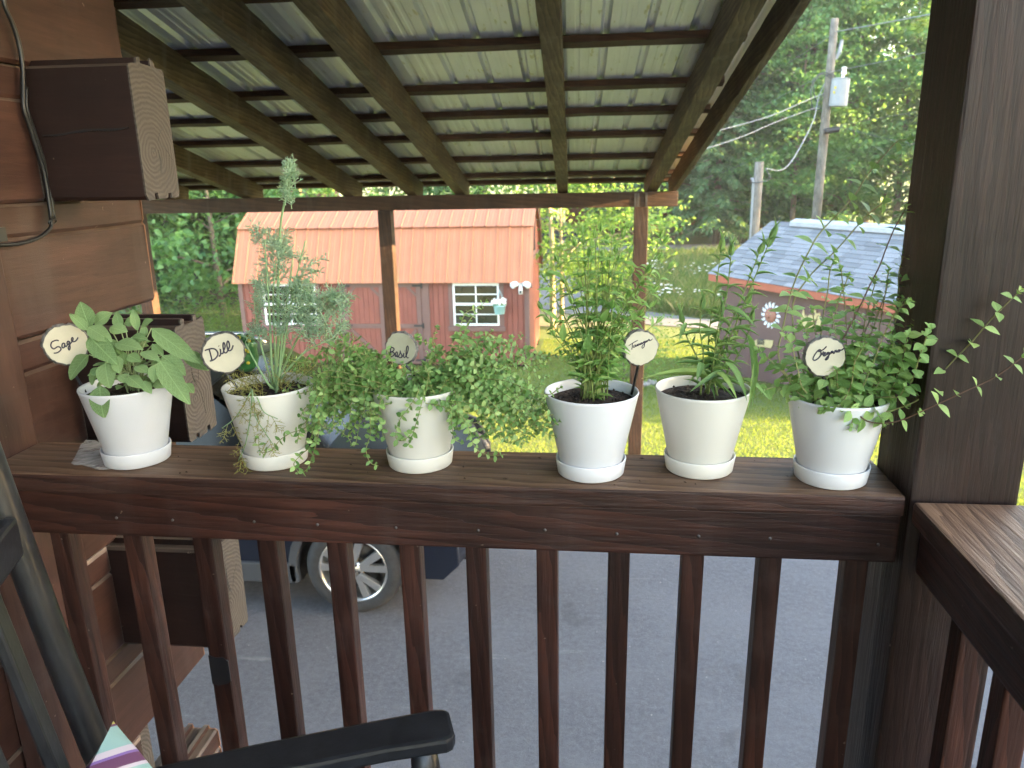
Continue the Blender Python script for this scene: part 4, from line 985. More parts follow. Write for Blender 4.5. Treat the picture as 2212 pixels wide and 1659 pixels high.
# crumbs of soil and dry leaf bits on the cap
mb = MB()
for k in range(46):
    X = rng.uniform(-1.1, 0.5); Yc = rng.uniform(1.262, 1.415); q = rng.uniform(0.0012, 0.0034); a = rng.uniform(0, 6.28); c = np.array([X, Yc, ZC+0.0006])
    d1 = np.array([math.cos(a), math.sin(a), 0])*q*rng.uniform(1, 2.2); d2 = np.array([-math.sin(a), math.cos(a), 0])*q*0.6; up3 = np.array([0, 0, q*0.7])
    mb.add([c-d1, c+d2, c+d1, c-d2, c+up3], [(0, 1, 4), (1, 2, 4), (2, 3, 4), (3, 0, 4), (3, 2, 1, 0)])
tag(mb.build('crumbs', M['soil']), 'crumbs of soil and dry bits scattered on the rail cap', 'crumbs', kind='stuff')
# clear plastic packet beneath the sage pot
def plasticm():
    m, nt, b, out = mat_new('clear_plastic_film')
    b.inputs['Base Color'].default_value = (0.75, 0.74, 0.72, 1); b.inputs['Roughness'].default_value = 0.22; b.inputs['Specular IOR Level'].default_value = 0.8
    t = nt.nodes.new('ShaderNodeBsdfTransparent'); mx = nt.nodes.new('ShaderNodeMixShader')
    v = coords(nt, (8, 8, 8)); f = ramp(nt, noise(nt, v, 2.0, 3, 0.5), [(0.3, (0.35, 0.35, 0.35)), (0.7, (0.65, 0.65, 0.65))]).outputs[0]
    nt.links.new(f, mx.inputs[0]); nt.links.new(t.outputs[0], mx.inputs[1]); nt.links.new(b.outputs[0], mx.inputs[2]); nt.links.new(mx.outputs[0], out.inputs[0])
    bump(nt, b, noise(nt, v, 6.0, 3, 0.5), 0.6, 0.01); return m
Zp = zm(0, 1600, 700/1936)
Q = [at(*Zp(x, y), Z=ZC+0.002) for x, y in ((775, 625), (830, 530), (880, 420), (935, 368), (1040, 375), (1130, 430), (1260, 500), (1300, 600), (1200, 690), (1080, 695), (980, 668), (900, 645), (810, 645))]
c0 = sum(Q)/len(Q); rows = [c0+np.array([0, 0, 0.003])]; mb = MB(); vs = [c0+np.array([0, 0, 0.0015])]
for f in (0.5, 0.85, 1.0):
    for q in Q: vs.append(c0+(q-c0)*f+np.array([0, 0, 0.0005+abs(rng.normal(0, 0.0016))*(1.3-f)]))
m_ = len(Q); fs = [(0, 1+i, 1+(i+1) % m_) for i in range(m_)] + [(1+r*m_+i, 1+(r+1)*m_+i, 1+(r+1)*m_+(i+1) % m_, 1+r*m_+(i+1) % m_) for r in range(2) for i in range(m_)]
mb.add(vs, fs); tag(mb.build('plastic_packet', plasticm(), smooth=True), 'crumpled clear plastic packet lying under the sage pot', 'packet')

# ================================================================== PLANT MARKERS
M['slice'] = flat('wood_slice_face', (0.50, 0.465, 0.36), 0.6, var=0.07, scale=30)
M['slice2'] = flat('grey_wood_slice_face', (0.36, 0.35, 0.265), 0.6, var=0.08, scale=40)
M['bark'] = flat('slice_bark', (0.14, 0.13, 0.125), 0.85, var=0.8, scale=90, bstr=0.8, bscale=150)
M['ink'] = flat('marker_ink', (0.018, 0.014, 0.035), 0.45)
def marker(word, cpx, rpx, Y, tilt, strokes, zc, zr, soilpt, sw, face='slice', label=''):
    C = at(*cpx, Y=Y); dep = (C-CAM)@FWD; R = rpx/F*dep
    n = -(C-CAM)/np.linalg.norm(C-CAM) + RGT*tilt[0] + DWN*tilt[1]; n /= np.linalg.norm(n)
    ex = RGT-n*(RGT@n); ex /= np.linalg.norm(ex); ey = np.cross(ex, n); ey = ey if ey@DWN > 0 else -ey
    t = empty('plant_marker', C, label, 'plant marker', 'wood slice plant markers')
    nn = 56; ph = rng.uniform(0, 6.28, 6); rad = [R*(1+0.018*math.sin(3*a+ph[0])+0.014*math.sin(7*a+ph[1])+0.012*math.sin(17*a+ph[2])+rng.normal(0, 0.008)) for a in np.linspace(0, 2*math.pi, nn, endpoint=False)]
    def ring(s, off): return [C+ex*(rad[k]*s*math.cos(2*math.pi*k/nn))+ey*(rad[k]*s*math.sin(2*math.pi*k/nn))+n*off for k in range(nn)]
    Tk = 0.012
    mb = MB(); a = ring(0.955, 0.0005); b = ring(0.955, -Tk+0.0005); mb.add(a+b, [tuple(range(nn)), tuple(range(2*nn-1, nn-1, -1))]+[(k, nn+k, nn+(k+1) % nn, (k+1) % nn) for k in range(nn)])
    fc_ = mb.build('wood_face', M[face], t)
    mb = MB(); a = ring(0.957, 0.0); b = ring(1.0, -0.001); c = [q+rng.normal(0, 0.0007, 3) for q in ring(1.06, -Tk*0.5)]; d = ring(1.0, -Tk); e = ring(0.957, -Tk)
    mb.add(a+b+c+d+e, [(r*nn+k, (r+1)*nn+k, (r+1)*nn+(k+1) % nn, r*nn+(k+1) % nn) for r in range(4) for k in range(nn)]); mb.build('bark_rim', M['bark'], t)
    mb = MB()
    for st in strokes:
        P = [C+ex*((x-zc[0])/zr[0]*R*0.955)+ey*((y-zc[1])/zr[1]*R*0.955)+n*0.0008 for x, y in st]
        mb.tube(spline(P, 5) if len(P) > 2 else P, sw, 6)
    lt = mb.build('lettering', M['ink'], fc_); lt['label'] = 'handwritten word '+word
    sb = C+ey*R*0.9-n*Tk*0.5
    mb = MB(); mb.tube([C+ey*R*0.5-n*(Tk+0.002), sb-n*0.004, np.array(soilpt)], 0.0026, 8); mb.build('stake', M['black'], t)
    return t
Z2 = zm(0, 1000, 1300/2157); Z6 = zm(2000, 900, 1200/1810); Z7 = zm(2900, 900, 1132/1707); Z5 = zm(1100, 1300, 1200/2212)
def soil_at(px): 
    p = at(*px, Z=SOILZ+0.002); return p
marker('Sage', (143.3, 744.3), 44, 1.335, (0.22, 0.15), [[(785, 750), (740, 728), (680, 735), (590, 770), (550, 850), (560, 915), (610, 965), (660, 955), (740, 915), (800, 940), (820, 1000), (760, 1060), (680, 1090), (600, 1090)],
    [(940, 830), (890, 840), (860, 900), (870, 960), (920, 950), (940, 880), (945, 830), (945, 900), (975, 935), (1010, 900)],
    [(1080, 790), (1040, 790), (1015, 840), (1030, 890), (1070, 850), (1090, 790), (1085, 880), (1085, 980), (1050, 1045), (1030, 980), (1060, 930), (1120, 850), (1180, 790), (1205, 720), (1185, 690), (1155, 730), (1160, 790), (1200, 815), (1260, 805), (1320, 750), (1350, 700)]],
    (990, 880), (635, 560), soil_at(Z2(560, 905)), 0.0013, label='wood slice marker reading Sage on a black stake')
marker('Dill', (483.8, 762.6), 44, 1.325, (0.18, 0.12), [[(350, 650), (375, 760), (400, 880), (415, 970)], [(210, 685), (330, 655), (450, 640), (540, 670), (600, 740), (610, 820), (560, 900), (480, 960), (400, 990), (345, 990)],
    [(635, 880), (680, 850), (700, 760), (695, 660), (700, 760), (715, 800), (770, 790), (800, 720), (850, 600), (830, 500), (800, 500), (785, 600), (800, 720), (830, 780), (880, 780), (930, 720), (990, 600), (980, 490), (945, 450), (910, 540), (920, 640), (940, 710), (990, 730), (1060, 690), (1110, 580)], [(648, 570), (660, 585)]],
    (805, 790), (645, 560), soil_at(Z2(1578, 910)), 0.0014, label='wood slice marker reading Dill on a black stake')
marker('Basil', (865.4, 753.0), 35.5, 1.385, (-0.38, 0.12), [[(570, 735), (545, 850), (530, 1000), (525, 1165)], [(470, 820), (560, 800), (640, 800), (695, 840), (680, 900), (620, 950), (570, 965), (640, 970), (700, 1010), (690, 1080), (620, 1130), (530, 1160)],
    [(840, 960), (790, 970), (745, 1050), (750, 1130), (790, 1130), (830, 1050), (845, 970), (830, 1090), (850, 1160), (930, 1060), (965, 980), (970, 910), (975, 980), (1030, 1080), (1020, 1160), (960, 1180), (890, 1150)],
    [(1030, 1160), (1090, 1080), (1130, 990), (1110, 1100), (1130, 1160), (1180, 1150), (1260, 1020), (1310, 900), (1330, 780), (1300, 720), (1260, 760), (1230, 900), (1225, 1050), (1250, 1150), (1290, 1180), (1330, 1160)], [(1150, 912), (1160, 928)]],
    (980, 830), (650, 600), (-0.325, 1.39, SOILZ), 0.0011, 'slice2', label='grey wood slice marker reading Basil above the thyme')
marker('Tarragon', (1384.5, 752.0), 38.5, 1.335, (0.32, 0.18), [[(430, 770), (560, 690), (660, 630), (770, 575)], [(575, 690), (570, 780), (565, 860), (545, 905), (575, 905)],
    [(680, 740), (630, 770), (610, 830), (650, 840), (690, 780), (700, 740), (700, 800), (730, 800), (760, 720), (775, 760), (770, 790), (800, 770), (820, 690), (830, 740), (850, 750), (890, 680), (930, 670), (890, 690), (875, 740), (910, 730), (945, 670), (950, 720), (990, 650), (1030, 610), (990, 640), (985, 690), (1030, 660), (1045, 620), (1035, 720), (1020, 820), (960, 885), (935, 830), (960, 780), (1040, 700), (1070, 640), (1100, 600), (1065, 620), (1060, 660), (1100, 650), (1110, 610), (1130, 650), (1140, 580), (1148, 610), (1190, 545), (1210, 560), (1200, 600), (1250, 600), (1300, 560), (1325, 525)]],
    (905, 880), (625, 640), soil_at(Z6(735, 985)), 0.0007, label='wood slice marker reading Tarragon on a black stake')
marker('Oregano', (1782.6, 770.7), 43, 1.275, (0.30, 0.16), [[(1000, 530), (950, 590), (890, 640), (830, 670), (770, 700), (740, 690), (800, 640), (740, 650), (660, 740), (600, 840), (570, 930), (590, 980), (650, 985), (740, 930), (810, 850), (830, 760), (810, 690)],
    [(820, 830), (880, 760), (900, 710), (920, 740), (905, 800), (950, 790), (980, 740), (950, 730), (920, 780), (930, 840), (980, 830), (1040, 770), (1090, 720), (1040, 740), (1030, 790), (1080, 770), (1110, 720), (1110, 830), (1080, 930), (1020, 970), (1000, 950), (1060, 870), (1130, 790), (1190, 700), (1230, 680), (1180, 700), (1170, 750), (1220, 730), (1240, 690), (1250, 750), (1290, 740), (1310, 650), (1320, 690), (1350, 650), (1350, 700), (1380, 710), (1430, 640), (1470, 640), (1410, 660), (1400, 700), (1450, 700), (1490, 650), (1540, 640), (1620, 575)]],
    (990, 870), (680, 610), (0.40, 1.285, SOILZ), 0.0011, label='wood slice marker reading Oregano in front of the oregano')
# frog ornament peeking out of the dill pot
M['frog'] = flat('frog_green_paint', (0.03, 0.12, 0.035), 0.35, var=0.4, scale=50)
M['frogdot'] = flat('frog_yellow_dot', (0.45, 0.38, 0.04), 0.5)
Zd = zm(780, 1290, 280/2212)
def fp(x, y, Y=1.385): return at(*Zd(x, y), Y=Y)
fr = empty('frog_ornament', fp(1500, 900), 'green frog ornament with bulging eyes and yellow spots behind Dill marker', 'ornament')
mb = MB(); mb.tube([fp(1500, 1350), fp(1490, 1150), fp(1490, 900), fp(1480, 650), fp(1470, 480), fp(1470, 360), fp(1470, 300)], [0.010, 0.022, 0.024, 0.021, 0.023, 0.016, 0.003], 18); mb.build('body', M['frog'], fr, smooth=True)
for x in (1290, 1605):
    e = fp(x, 300, 1.372); mb = MB(); vs = []
    def ball(c, r, name, mat, par):
        mb = MB(); mb.lathe([(r*math.sin(t)+1e-5, -r*math.cos(t)) for t in np.linspace(0, math.pi, 9)], 14, c); return mb.build(name, mat, par, smooth=True)
    eb = ball(e, 0.0075, 'eye', M['frog'], fr); ball(e+np.array([0.0005, -0.004, 0.0005]), 0.0050, 'eye_white', M['frogdot'], eb); ball(e+np.array([0.0005, -0.0075, 0.0008]), 0.0030, 'pupil', M['black'], eb)
for x, y in ((1590, 420), (1560, 740), (1470, 700), (1560, 1100), (1440, 960)):
    ball(fp(x, y, 1.366), 0.0035, 'spot', M['frogdot'], fr)

# ================================================================== HERBS
M['sage'] = leafmat('sage_leaf', (0.150, 0.245, 0.105), (0.240, 0.355, 0.160), 0.22, 0.75, spec=0.15, veins=True)
M['sagestem'] = flat('sage_stem', (0.28, 0.34, 0.16), 0.7)
M['dill'] = leafmat('dill_thread', (0.24, 0.42, 0.26), (0.42, 0.58, 0.42), 0.3, 0.6, (0.44, 0.54, 0.28))
M['dillyel'] = leafmat('dill_old_thread', (0.22, 0.22, 0.06), (0.38, 0.36, 0.12), 0.25, 0.6, (0.40, 0.28, 0.10))
M['dillstem'] = flat('dill_stem', (0.22, 0.34, 0.16), 0.6)
M['thyme'] = leafmat('thyme_leaf', (0.09, 0.20, 0.055), (0.25, 0.41, 0.14), 0.3, 0.5, (0.42, 0.56, 0.22))
M['thymestem'] = flat('thyme_stem', (0.24, 0.27, 0.09), 0.6, var=0.3)
M['savory'] = leafmat('savory_leaf', (0.12, 0.25, 0.06), (0.25, 0.42, 0.12), 0.38, 0.4, (0.36, 0.50, 0.15), veins=True)
M['savstem'] = flat('savory_stem', (0.17, 0.22, 0.06), 0.6, var=0.4)
M['tarr'] = leafmat('tarragon_leaf', (0.12, 0.23, 0.08), (0.23, 0.37, 0.14), 0.35, 0.4, (0.36, 0.48, 0.15), veins=True)
M['oreg'] = leafmat('oregano_leaf', (0.17, 0.31, 0.09), (0.32, 0.48, 0.18), 0.38, 0.5, (0.42, 0.56, 0.20), veins=True)
M['oregstem'] = flat('oregano_stem', (0.20, 0.20, 0.08), 0.6, var=0.4)
M['oregred'] = flat('oregano_dark_stem', (0.13, 0.07, 0.05), 0.6, var=0.3)

def leaf_proto(widths, droop=0.12, fold=0.10, curl=0.0):
    """unit leaf along +X: widths at even stations (1 = full width), a midrib fold and a droop"""
    n = len(widths); vs = []; fs = []
    for i, w in enumerate(widths):
        t = i/(n-1); z = -droop*t*t
        vs += [(t, -w/2, z+fold*w+curl*math.sin(t*9)*0.03), (t, 0, z), (t, w/2, z+fold*w-curl*math.sin(t*8)*0.03)]
    for i in range(n-1):
        for k in (0, 1): fs.append((i*3+k, i*3+k+1, (i+1)*3+k+1, (i+1)*3+k))
    return np.array(vs), fs
OV_ = leaf_proto([0.10, 0.72, 1.0, 0.88, 0.50, 0.06], 0.15, 0.10)
OVS = leaf_proto([0.08, 0.62, 0.92, 1.0, 0.95, 0.80, 0.52, 0.10], 0.22, 0.07, 1.0)
LANC = leaf_proto([0.12, 0.6, 1.0, 0.85, 0.5, 0.05], 0.30, 0.12)
LINE = leaf_proto([0.35, 0.85, 1.0, 0.95, 0.75, 0.45, 0.05], 0.55, 0.15)
TINY = leaf_proto([0.15, 1.0, 0.92, 0.10], 0.12, 0.10)

class Foliage:
    def __init__(self): self.L = []
    def add(self, base, d, up, L, W):
        d = np.array(d, float); d /= np.linalg.norm(d)+1e-9; up = np.array(up, float)
        z = up-d*(up@d); nz = np.linalg.norm(z)
        if nz < 1e-3: z = np.cross(d, [1, 0.3, 0.2]); nz = np.linalg.norm(z)
        z /= nz; y = np.cross(z, d)
        self.L.append((np.array(base, float), d*L, y*W, z*L))
    def finish(self, parent, proto, mat, n_ind=300, name='leaf'):
        pv, pf = proto
        L = sorted(self.L, key=lambda q: (np.linalg.norm(q[0]-CAM) - 6*np.linalg.norm(q[1])))
        ind, rest = L[:n_ind], L[n_ind:]
        me = bpy.data.meshes.new(name); me.from_pydata([tuple(p) for p in pv], [], pf); me.materials.append(mat)
        me.polygons.foreach_set('use_smooth', [True]*len(pf)); me.update()
        for (b, x, y, z) in ind:
            o = bpy.data.objects.new(name, me); COL.objects.link(o)
            o.matrix_basis = Matrix(((x[0], y[0], z[0], b[0]), (x[1], y[1], z[1], b[1]), (x[2], y[2], z[2], b[2]), (0, 0, 0, 1)))
            put(o, parent)
        if rest:
            B = np.array([q[0] for q in rest]); X = np.array([q[1] for q in rest]); Y = np.array([q[2] for q in rest]); Z = np.array([q[3] for q in rest])
            V = B[:, None, :]+pv[None, :, 0, None]*X[:, None, :]+pv[None, :, 1, None]*Y[:, None, :]+pv[None, :, 2, None]*Z[:, None, :]
            o = mass('leaves', V.reshape(-1, 3), np.array(pf), len(rest), len(pv), mat, parent); o['kind'] = 'stuff'
def mass(name, V, pf, count, nv, mat, parent=None, smooth=True):
    """one mesh of many equal pieces"""
    k = pf.shape[1]; Fc = (pf[None]+(np.arange(count)*nv)[:, None, None]).reshape(-1, k)
    me = bpy.data.meshes.new(name); me.vertices.add(len(V)); me.vertices.foreach_set('co', V.astype(np.float32).ravel())
    me.loops.add(Fc.size); me.loops.foreach_set('vertex_index', Fc.astype(np.int32).ravel())
    me.polygons.add(len(Fc)); me.polygons.foreach_set('loop_start', np.arange(0, Fc.size, k, dtype=np.int32))
    if smooth: me.polygons.foreach_set('use_smooth', np.ones(len(Fc), bool))
    me.materials.append(mat); me.update(calc_edges=True)
    o = bpy.data.objects.new(name, me); COL.objects.link(o); put(o, parent); return o
def stem(parent, pts, r0, r1, mat, n=6, name='stem'):
    P = spline(pts, 5); m = len(P); mb = MB(); mb.tube(P, [r0+(r1-r0)*i/(m-1) for i in range(m)], n)
    mb.build(name, mat, parent, smooth=True, fixn=False); return P
def perp(t, a):
    t = t/np.linalg.norm(t); u = np.cross(t, [0.3, 0.1, 1.0]); u /= np.linalg.norm(u); w = np.cross(t, u); return math.cos(a)*u+math.sin(a)*w
def resample(P, step):
    P = np.array(P); seg = np.linalg.norm(np.diff(P, axis=0), axis=1); s = np.concatenate([[0], np.cumsum(seg)]); out = []
    for d in np.arange(step*0.6, s[-1], step):
        i = min(len(seg)-1, np.searchsorted(s, d)-1); f = (d-s[i])/(seg[i]+1e-9); out.append((P[i]+(P[i+1]-P[i])*f, (P[i+1]-P[i])/(seg[i]+1e-9), d/s[-1]))
    return out
def opposite_pairs(fo, P, step, Lf, W, up_mix=0.35, droop=0.1, jit=0.3, phase=None, start=0.0):
    a = rng.uniform(0, 6.28) if phase is None else phase
    for p, t, f in resample(P, step):
        if f < start: a += math.pi/2; continue
        L = Lf(f)*rng.uniform(0.8, 1.2)
        for s in (0, math.pi):
            d = perp(t, a+s+rng.normal(0, jit))*0.9+t*up_mix+np.array([0, 0, -droop])+rng.normal(0, 0.12, 3)
            fo.add(p, d, t*0.6+np.array([0, 0, 0.5])-0.6*FWD, L, L*W*rng.uniform(0.85, 1.15))
        a += math.pi/2+rng.normal(0, 0.2)

# ---- sage
sx_, sy_, _ = POTS['sage']
sg = empty('sage_plant', (sx_, sy_, SOILZ), 'sage plant with large soft grey-green leaves', 'herb')
fo = Foliage()
SAGE = [(590, 480, 515, 325, 112, 1.345, 1.34), (575, 500, 458, 395, 62, 1.33, 1.32), (620, 462, 718, 384, 100, 1.36, 1.37), (790, 500, 748, 380, 66, 1.37, 1.38), (900, 500, 862, 362, 56, 1.38, 1.39),
        (925, 470, 988, 430, 66, 1.37, 1.37), (580, 478, 700, 565, 100, 1.31, 1.29), (585, 540, 728, 705, 128, 1.30, 1.27), (578, 660, 445, 805, 132, 1.31, 1.285), (655, 862, 655, 1056, 140, 1.27, 1.243),
        (690, 712, 700, 862, 122, 1.29, 1.265), (995, 488, 1250, 708, 118, 1.34, 1.31), (1180, 640, 1355, 755, 100, 1.36, 1.37), (1040, 690, 1200, 962, 128, 1.29, 1.255), (755, 585, 900, 618, 92, 1.30, 1.28),
        (1020, 722, 1000, 828, 76, 1.28, 1.265), (925, 640, 1028, 690, 78, 1.29, 1.275), (835, 800, 918, 868, 86, 1.275, 1.262), (770, 668, 766, 772, 82, 1.29, 1.275), (1060, 665, 1196, 782, 104, 1.31, 1.30),
        (930, 830, 980, 905, 60, 1.28, 1.27), (1000, 590, 1055, 655, 60, 1.33, 1.32), (720, 480, 812, 505, 84, 1.34, 1.33), (815, 450, 880, 440, 80, 1.385, 1.39), (885, 735, 965, 772, 72, 1.28, 1.27), (780, 790, 842, 838, 72, 1.28, 1.272),
        (640, 740, 585, 850, 70, 1.31, 1.30), (860, 545, 945, 560, 64, 1.33, 1.32), (835, 660, 905, 700, 70, 1.30, 1.29), (945, 540, 940, 470, 50, 1.36, 1.36), (1010, 840, 1060, 870, 62, 1.30, 1.29), (1000, 700, 1090, 730, 72, 1.33, 1.32),
        (690, 560, 770, 640, 70, 1.32, 1.30), (820, 720, 800, 640, 55, 1.31, 1.31), (1215, 845, 1258, 905, 56, 1.31, 1.305)]
hub = np.array([sx_+0.012, sy_+0.005, SOILZ])
for (bx, by, tx, ty, w, Yb, Yt) in SAGE:
    b = at(*Z2(bx, by), Y=Yb); t = at(*Z2(tx, ty), Y=Yt); L = np.linalg.norm(t-b); W = w*0.6027*S/F*((b-CAM)@FWD)
    up = -FWD*0.8+np.array([0, 0, 0.75])+rng.normal(0, 0.18, 3)
    fo.add(b, t-b+np.array([0, 0, 0.10*L]), up, L*1.03, W*1.08)
    mid = (hub+b)/2+np.array([0, 0, 0.02]); stem(sg, [hub+rng.normal(0, 0.008, 3)*np.array([1, 1, 0]), mid, b-(t-b)*0.02], 0.0018, 0.0011, M['sagestem'])
for k in range(34):
    a = rng.uniform(0, 6.28); r = rng.uniform(0.0, 0.065); z = rng.uniform(0.01, 0.10)
    b = np.array([sx_+r*math.cos(a), sy_+0.01+r*math.sin(a)*0.8, SOILZ+z]); d = np.array([math.cos(a), math.sin(a), rng.uniform(-0.3, 0.5)])
    L = rng.uniform(0.018, 0.036); fo.add(b, d, np.array([0, 0, 1.0])-0.6*FWD+rng.normal(0, 0.3, 3), L, L*0.55)
fo.finish(sg, OVS, M['sage'])

# ---- dill
dx_, dy_, _ = POTS['dill']
dl = empty('dill_plant', (dx_, dy_, SOILZ), 'tall feathery blue-green dill plant with one high flower stalk', 'herb')
hub = np.array([dx_+0.005, dy_+0.01, SOILZ])
def thread_tris(A, B, r):
    """thin three-sided spikes from A to B (arrays)"""
    A = np.array(A); B = np.array(B); t = B-A; t /= np.linalg.norm(t, axis=1, keepdims=True)+1e-9
    u = np.cross(t, np.array([0.31, 0.52, 0.79])); u /= np.linalg.norm(u, axis=1, keepdims=True)+1e-9; w = np.cross(t, u)
    r = np.asarray(r).reshape(-1, 1)
    ring = [A+r*(math.cos(q)*u+math.sin(q)*w) for q in (0, 2.1, 4.2)]
    ring2 = [B+0.55*r*(math.cos(q)*u+math.sin(q)*w) for q in (0, 2.1, 4.2)]
    return np.stack(ring+ring2, 1).reshape(-1, 3), np.array([(0, 1, 4, 3), (1, 2, 5, 4), (2, 0, 3, 5)])
def frond(A, B, R, fine=0.00085, npin=9, out=None, sag=0.0):
    """feathery leaf along A->B: pairs of pinnae, each ending in a spray of threads"""
    A = np.array(A); B = np.array(B); L = np.linalg.norm(B-A); t = (B-A)/L
    prev = A
    for i in range(1, npin+1):
        f = i/npin; p = A+(B-A)*f+np.array([0, 0, -sag*f*f]); out.append((prev, p, fine*1.5)); prev = p
        if f < 0.25: continue
        for s in (0, 3.1):
            d = perp(t, s+i*0.9+rng.normal(0, 0.3))*0.8+t*0.55; d /= np.linalg.norm(d); l1 = R*rng.uniform(0.5, 1.0)*(1.15-0.55*f)
            q = p+d*l1; out.append((p, q, fine*1.1))
            for k in range(3):
                g = rng.uniform(0.35, 1.0); c = p+d*l1*g; e = d*0.9+rng.normal(0, 0.55, 3); e /= np.linalg.norm(e)
                out.append((c, c+e*l1*rng.uniform(0.3, 0.65), fine))
def dpx(x, y, Y=None): return at(x, y, Y=dy_ if Y is None else Y)
main = stem(dl, [hub, dpx(601, 740), dpx(600, 640), dpx(603, 540), dpx(608, 470), dpx(622, 405), dpx(627, 350)], 0.0034, 0.0016, M['dillstem'])
stalks = [main]
for q in ([(588, 800), (583, 690), (577, 600), (572, 520)], [(606, 790), (622, 690), (640, 600), (660, 520)], [(595, 780), (590, 650), (596, 560)], [(610, 800), (650, 720), (700, 670), (735, 640)], [(585, 820), (560, 730), (548, 640)], [(604, 800), (612, 700), (625, 620), (632, 560)], [(612, 810), (660, 760), (720, 730)], [(580, 830), (550, 780), (530, 740)]):
    Y = dy_+rng.uniform(-0.03, 0.04); stalks.append(stem(dl, [hub+rng.normal(0, 0.008, 3)*np.array([1, 1, 0])]+[dpx(x, y, Y) for x, y in q], 0.0026, 0.0012, M['dillstem']))
th = []
def cloud(cx, cy, rx, ry, n, Rf, npin=8):
    for k in range(n):
        a = rng.uniform(0, 6.28); r = math.sqrt(rng.random()); e = dpx(cx+rx*r*math.cos(a), cy+ry*r*math.sin(a), dy_+rng.normal(0, 0.03))
        best = min((np.linalg.norm(p-e)+0.5*max(0, p[2]-e[2]+0.02), i, j) for i, P in enumerate(stalks) for j, p in enumerate(P)); s = stalks[best[1]][best[2]]
        if np.linalg.norm(s-e) < 0.02: s = e+np.array([0, 0, -0.03])
        frond(s, e, Rf, out=th, npin=npin, sag=rng.uniform(-0.004, 0.01))
cloud(625, 362, 16, 24, 10, 0.016); cloud(620, 400, 14, 18, 7, 0.015)
cloud(578, 510, 40, 48, 10, 0.026); cloud(605, 560, 45, 40, 8, 0.026); cloud(655, 640, 66, 42, 18, 0.032); cloud(600, 620, 45, 50, 9, 0.028)
cloud(705, 660, 58, 38, 11, 0.030); cloud(560, 640, 30, 50, 8, 0.02); cloud(645, 700, 60, 30, 11, 0.030); cloud(730, 700, 35, 40, 7, 0.022); cloud(680, 560, 30, 30, 3, 0.02); cloud(560, 700, 30, 30, 6, 0.02)
V_, f_ = thread_tris([a for a, b, r in th], [b for a, b, r in th], [r for a, b, r in th]); tag(mass('fronds', V_, f_, len(th), 6, M['dill'], dl), kind='stuff')
th = []
for k in range(26):
    a = rng.uniform(0, 6.28); b = hub+np.array([0.03*math.cos(a), 0.03*math.sin(a), 0.005]); e = b+np.array([0.05*math.cos(a), 0.05*math.sin(a), rng.uniform(-0.005, 0.045)]); frond(b, e, 0.022, out=th, npin=6, fine=0.0006)
for q in ([(545, 850), (540, 905), (530, 960), (515, 995)], [(548, 860), (552, 900), (570, 930), (590, 960)], [(540, 850), (510, 900), (480, 925)], [(556, 860), (570, 890), (600, 905)]):
    P = [hub+np.array([-0.03, -0.03, 0.012])]+[at(x, y, Y=1.262) for x, y in q]; PS = stem(dl, P, 0.0014, 0.0008, M['dillstem'])
    for i in range(6, len(PS)-1, 3):
        t = PS[i+1]-PS[i]; e = PS[i]+perp(t, rng.uniform(0, 6.28))*0.028+np.array([0, -0.003, -0.012]); e[1] = min(e[1], 1.268); frond(PS[i], e, 0.014, out=th, npin=4, fine=0.00055)
    frond(PS[-3], PS[-1]+np.array([0, 0, -0.02]), 0.02, out=th, npin=6, fine=0.0006)
V_, f_ = thread_tris([a for a, b, r in th], [b for a, b, r in th], [r for a, b, r in th]); tag(mass('old_fronds', V_, f_, len(th), 6, M['dillyel'], dl), kind='stuff')

# ---- thyme
tx_, ty_, _ = POTS['thyme']
ty = empty('thyme_plant', (tx_, ty_, SOILZ), 'sprawling thyme with tiny leaves trailing both sides of its pot', 'herb')
fo = Foliage(); sts = []
def strand(px, py, Y, lift=0.05, step=0.0112, ext=None, L=0.0112):
    e = at(px, py, Y=Y); a = math.atan2(e[1]-ty_, e[0]-tx_); r = rng.uniform(0.0, 0.055)
    b = np.array([tx_+r*math.cos(a)+rng.normal(0, 0.012), ty_+r*math.sin(a)+rng.normal(0, 0.012), SOILZ])
    m1 = np.array([tx_+(0.075)*math.cos(a), ty_+0.075*math.sin(a), SOILZ+lift+rng.normal(0, 0.008)])
    m2 = (m1+e)/2+np.array([0, 0, 0.02+rng.normal(0, 0.008)])+rng.normal(0, 0.006, 3)
    tipd = np.array([(e[0]-tx_)*0.12, rng.normal(0, 0.008), rng.uniform(0.004, 0.018)])
    pts = [b, m1, m2+rng.normal(0, 0.012, 3), e, e+tipd] if np.linalg.norm(e-m1) > 0.04 else [b, (b+e)/2+np.array([0, 0, 0.01]), e]
    P = spline(pts, 6); sts.append(P)
    opposite_pairs(fo, P, step, lambda f: L*(0.75+0.45*math.sin(math.pi*min(1, f*1.05))), 0.62, 0.3, 0.05, start=0.18)
    t = P[-1]-P[-2]; t /= np.linalg.norm(t)
    for k in range(4): fo.add(P[-1], t+perp(t, k*1.57)*0.8, t, L*0.6, L*0.4)
for k in range(62):
    u = rng.random(); x = 640+185*u; y = rng.uniform(780, 985-15*u) if rng.random() < .85 else rng.uniform(735, 800)
    strand(x, y, rng.uniform(1.27, 1.43), rng.uniform(0.02, 0.06))
for k in range(64):
    u = rng.random()**0.8; x = 965+225*u; lo, hi = 780-20*u, 1000-60*u
    strand(x, rng.uniform(lo, hi) if u > .2 else rng.uniform(770, 930), rng.uniform(1.27, 1.43), rng.uniform(0.02, 0.06))
for k in range(56):
    x = rng.uniform(790, 1010); strand(x, rng.uniform(800, 850) if 815 < x < 930 else rng.uniform(770, 840), rng.uniform(1.28, 1.40), 0.012 if 815 < x < 930 else 0.03)
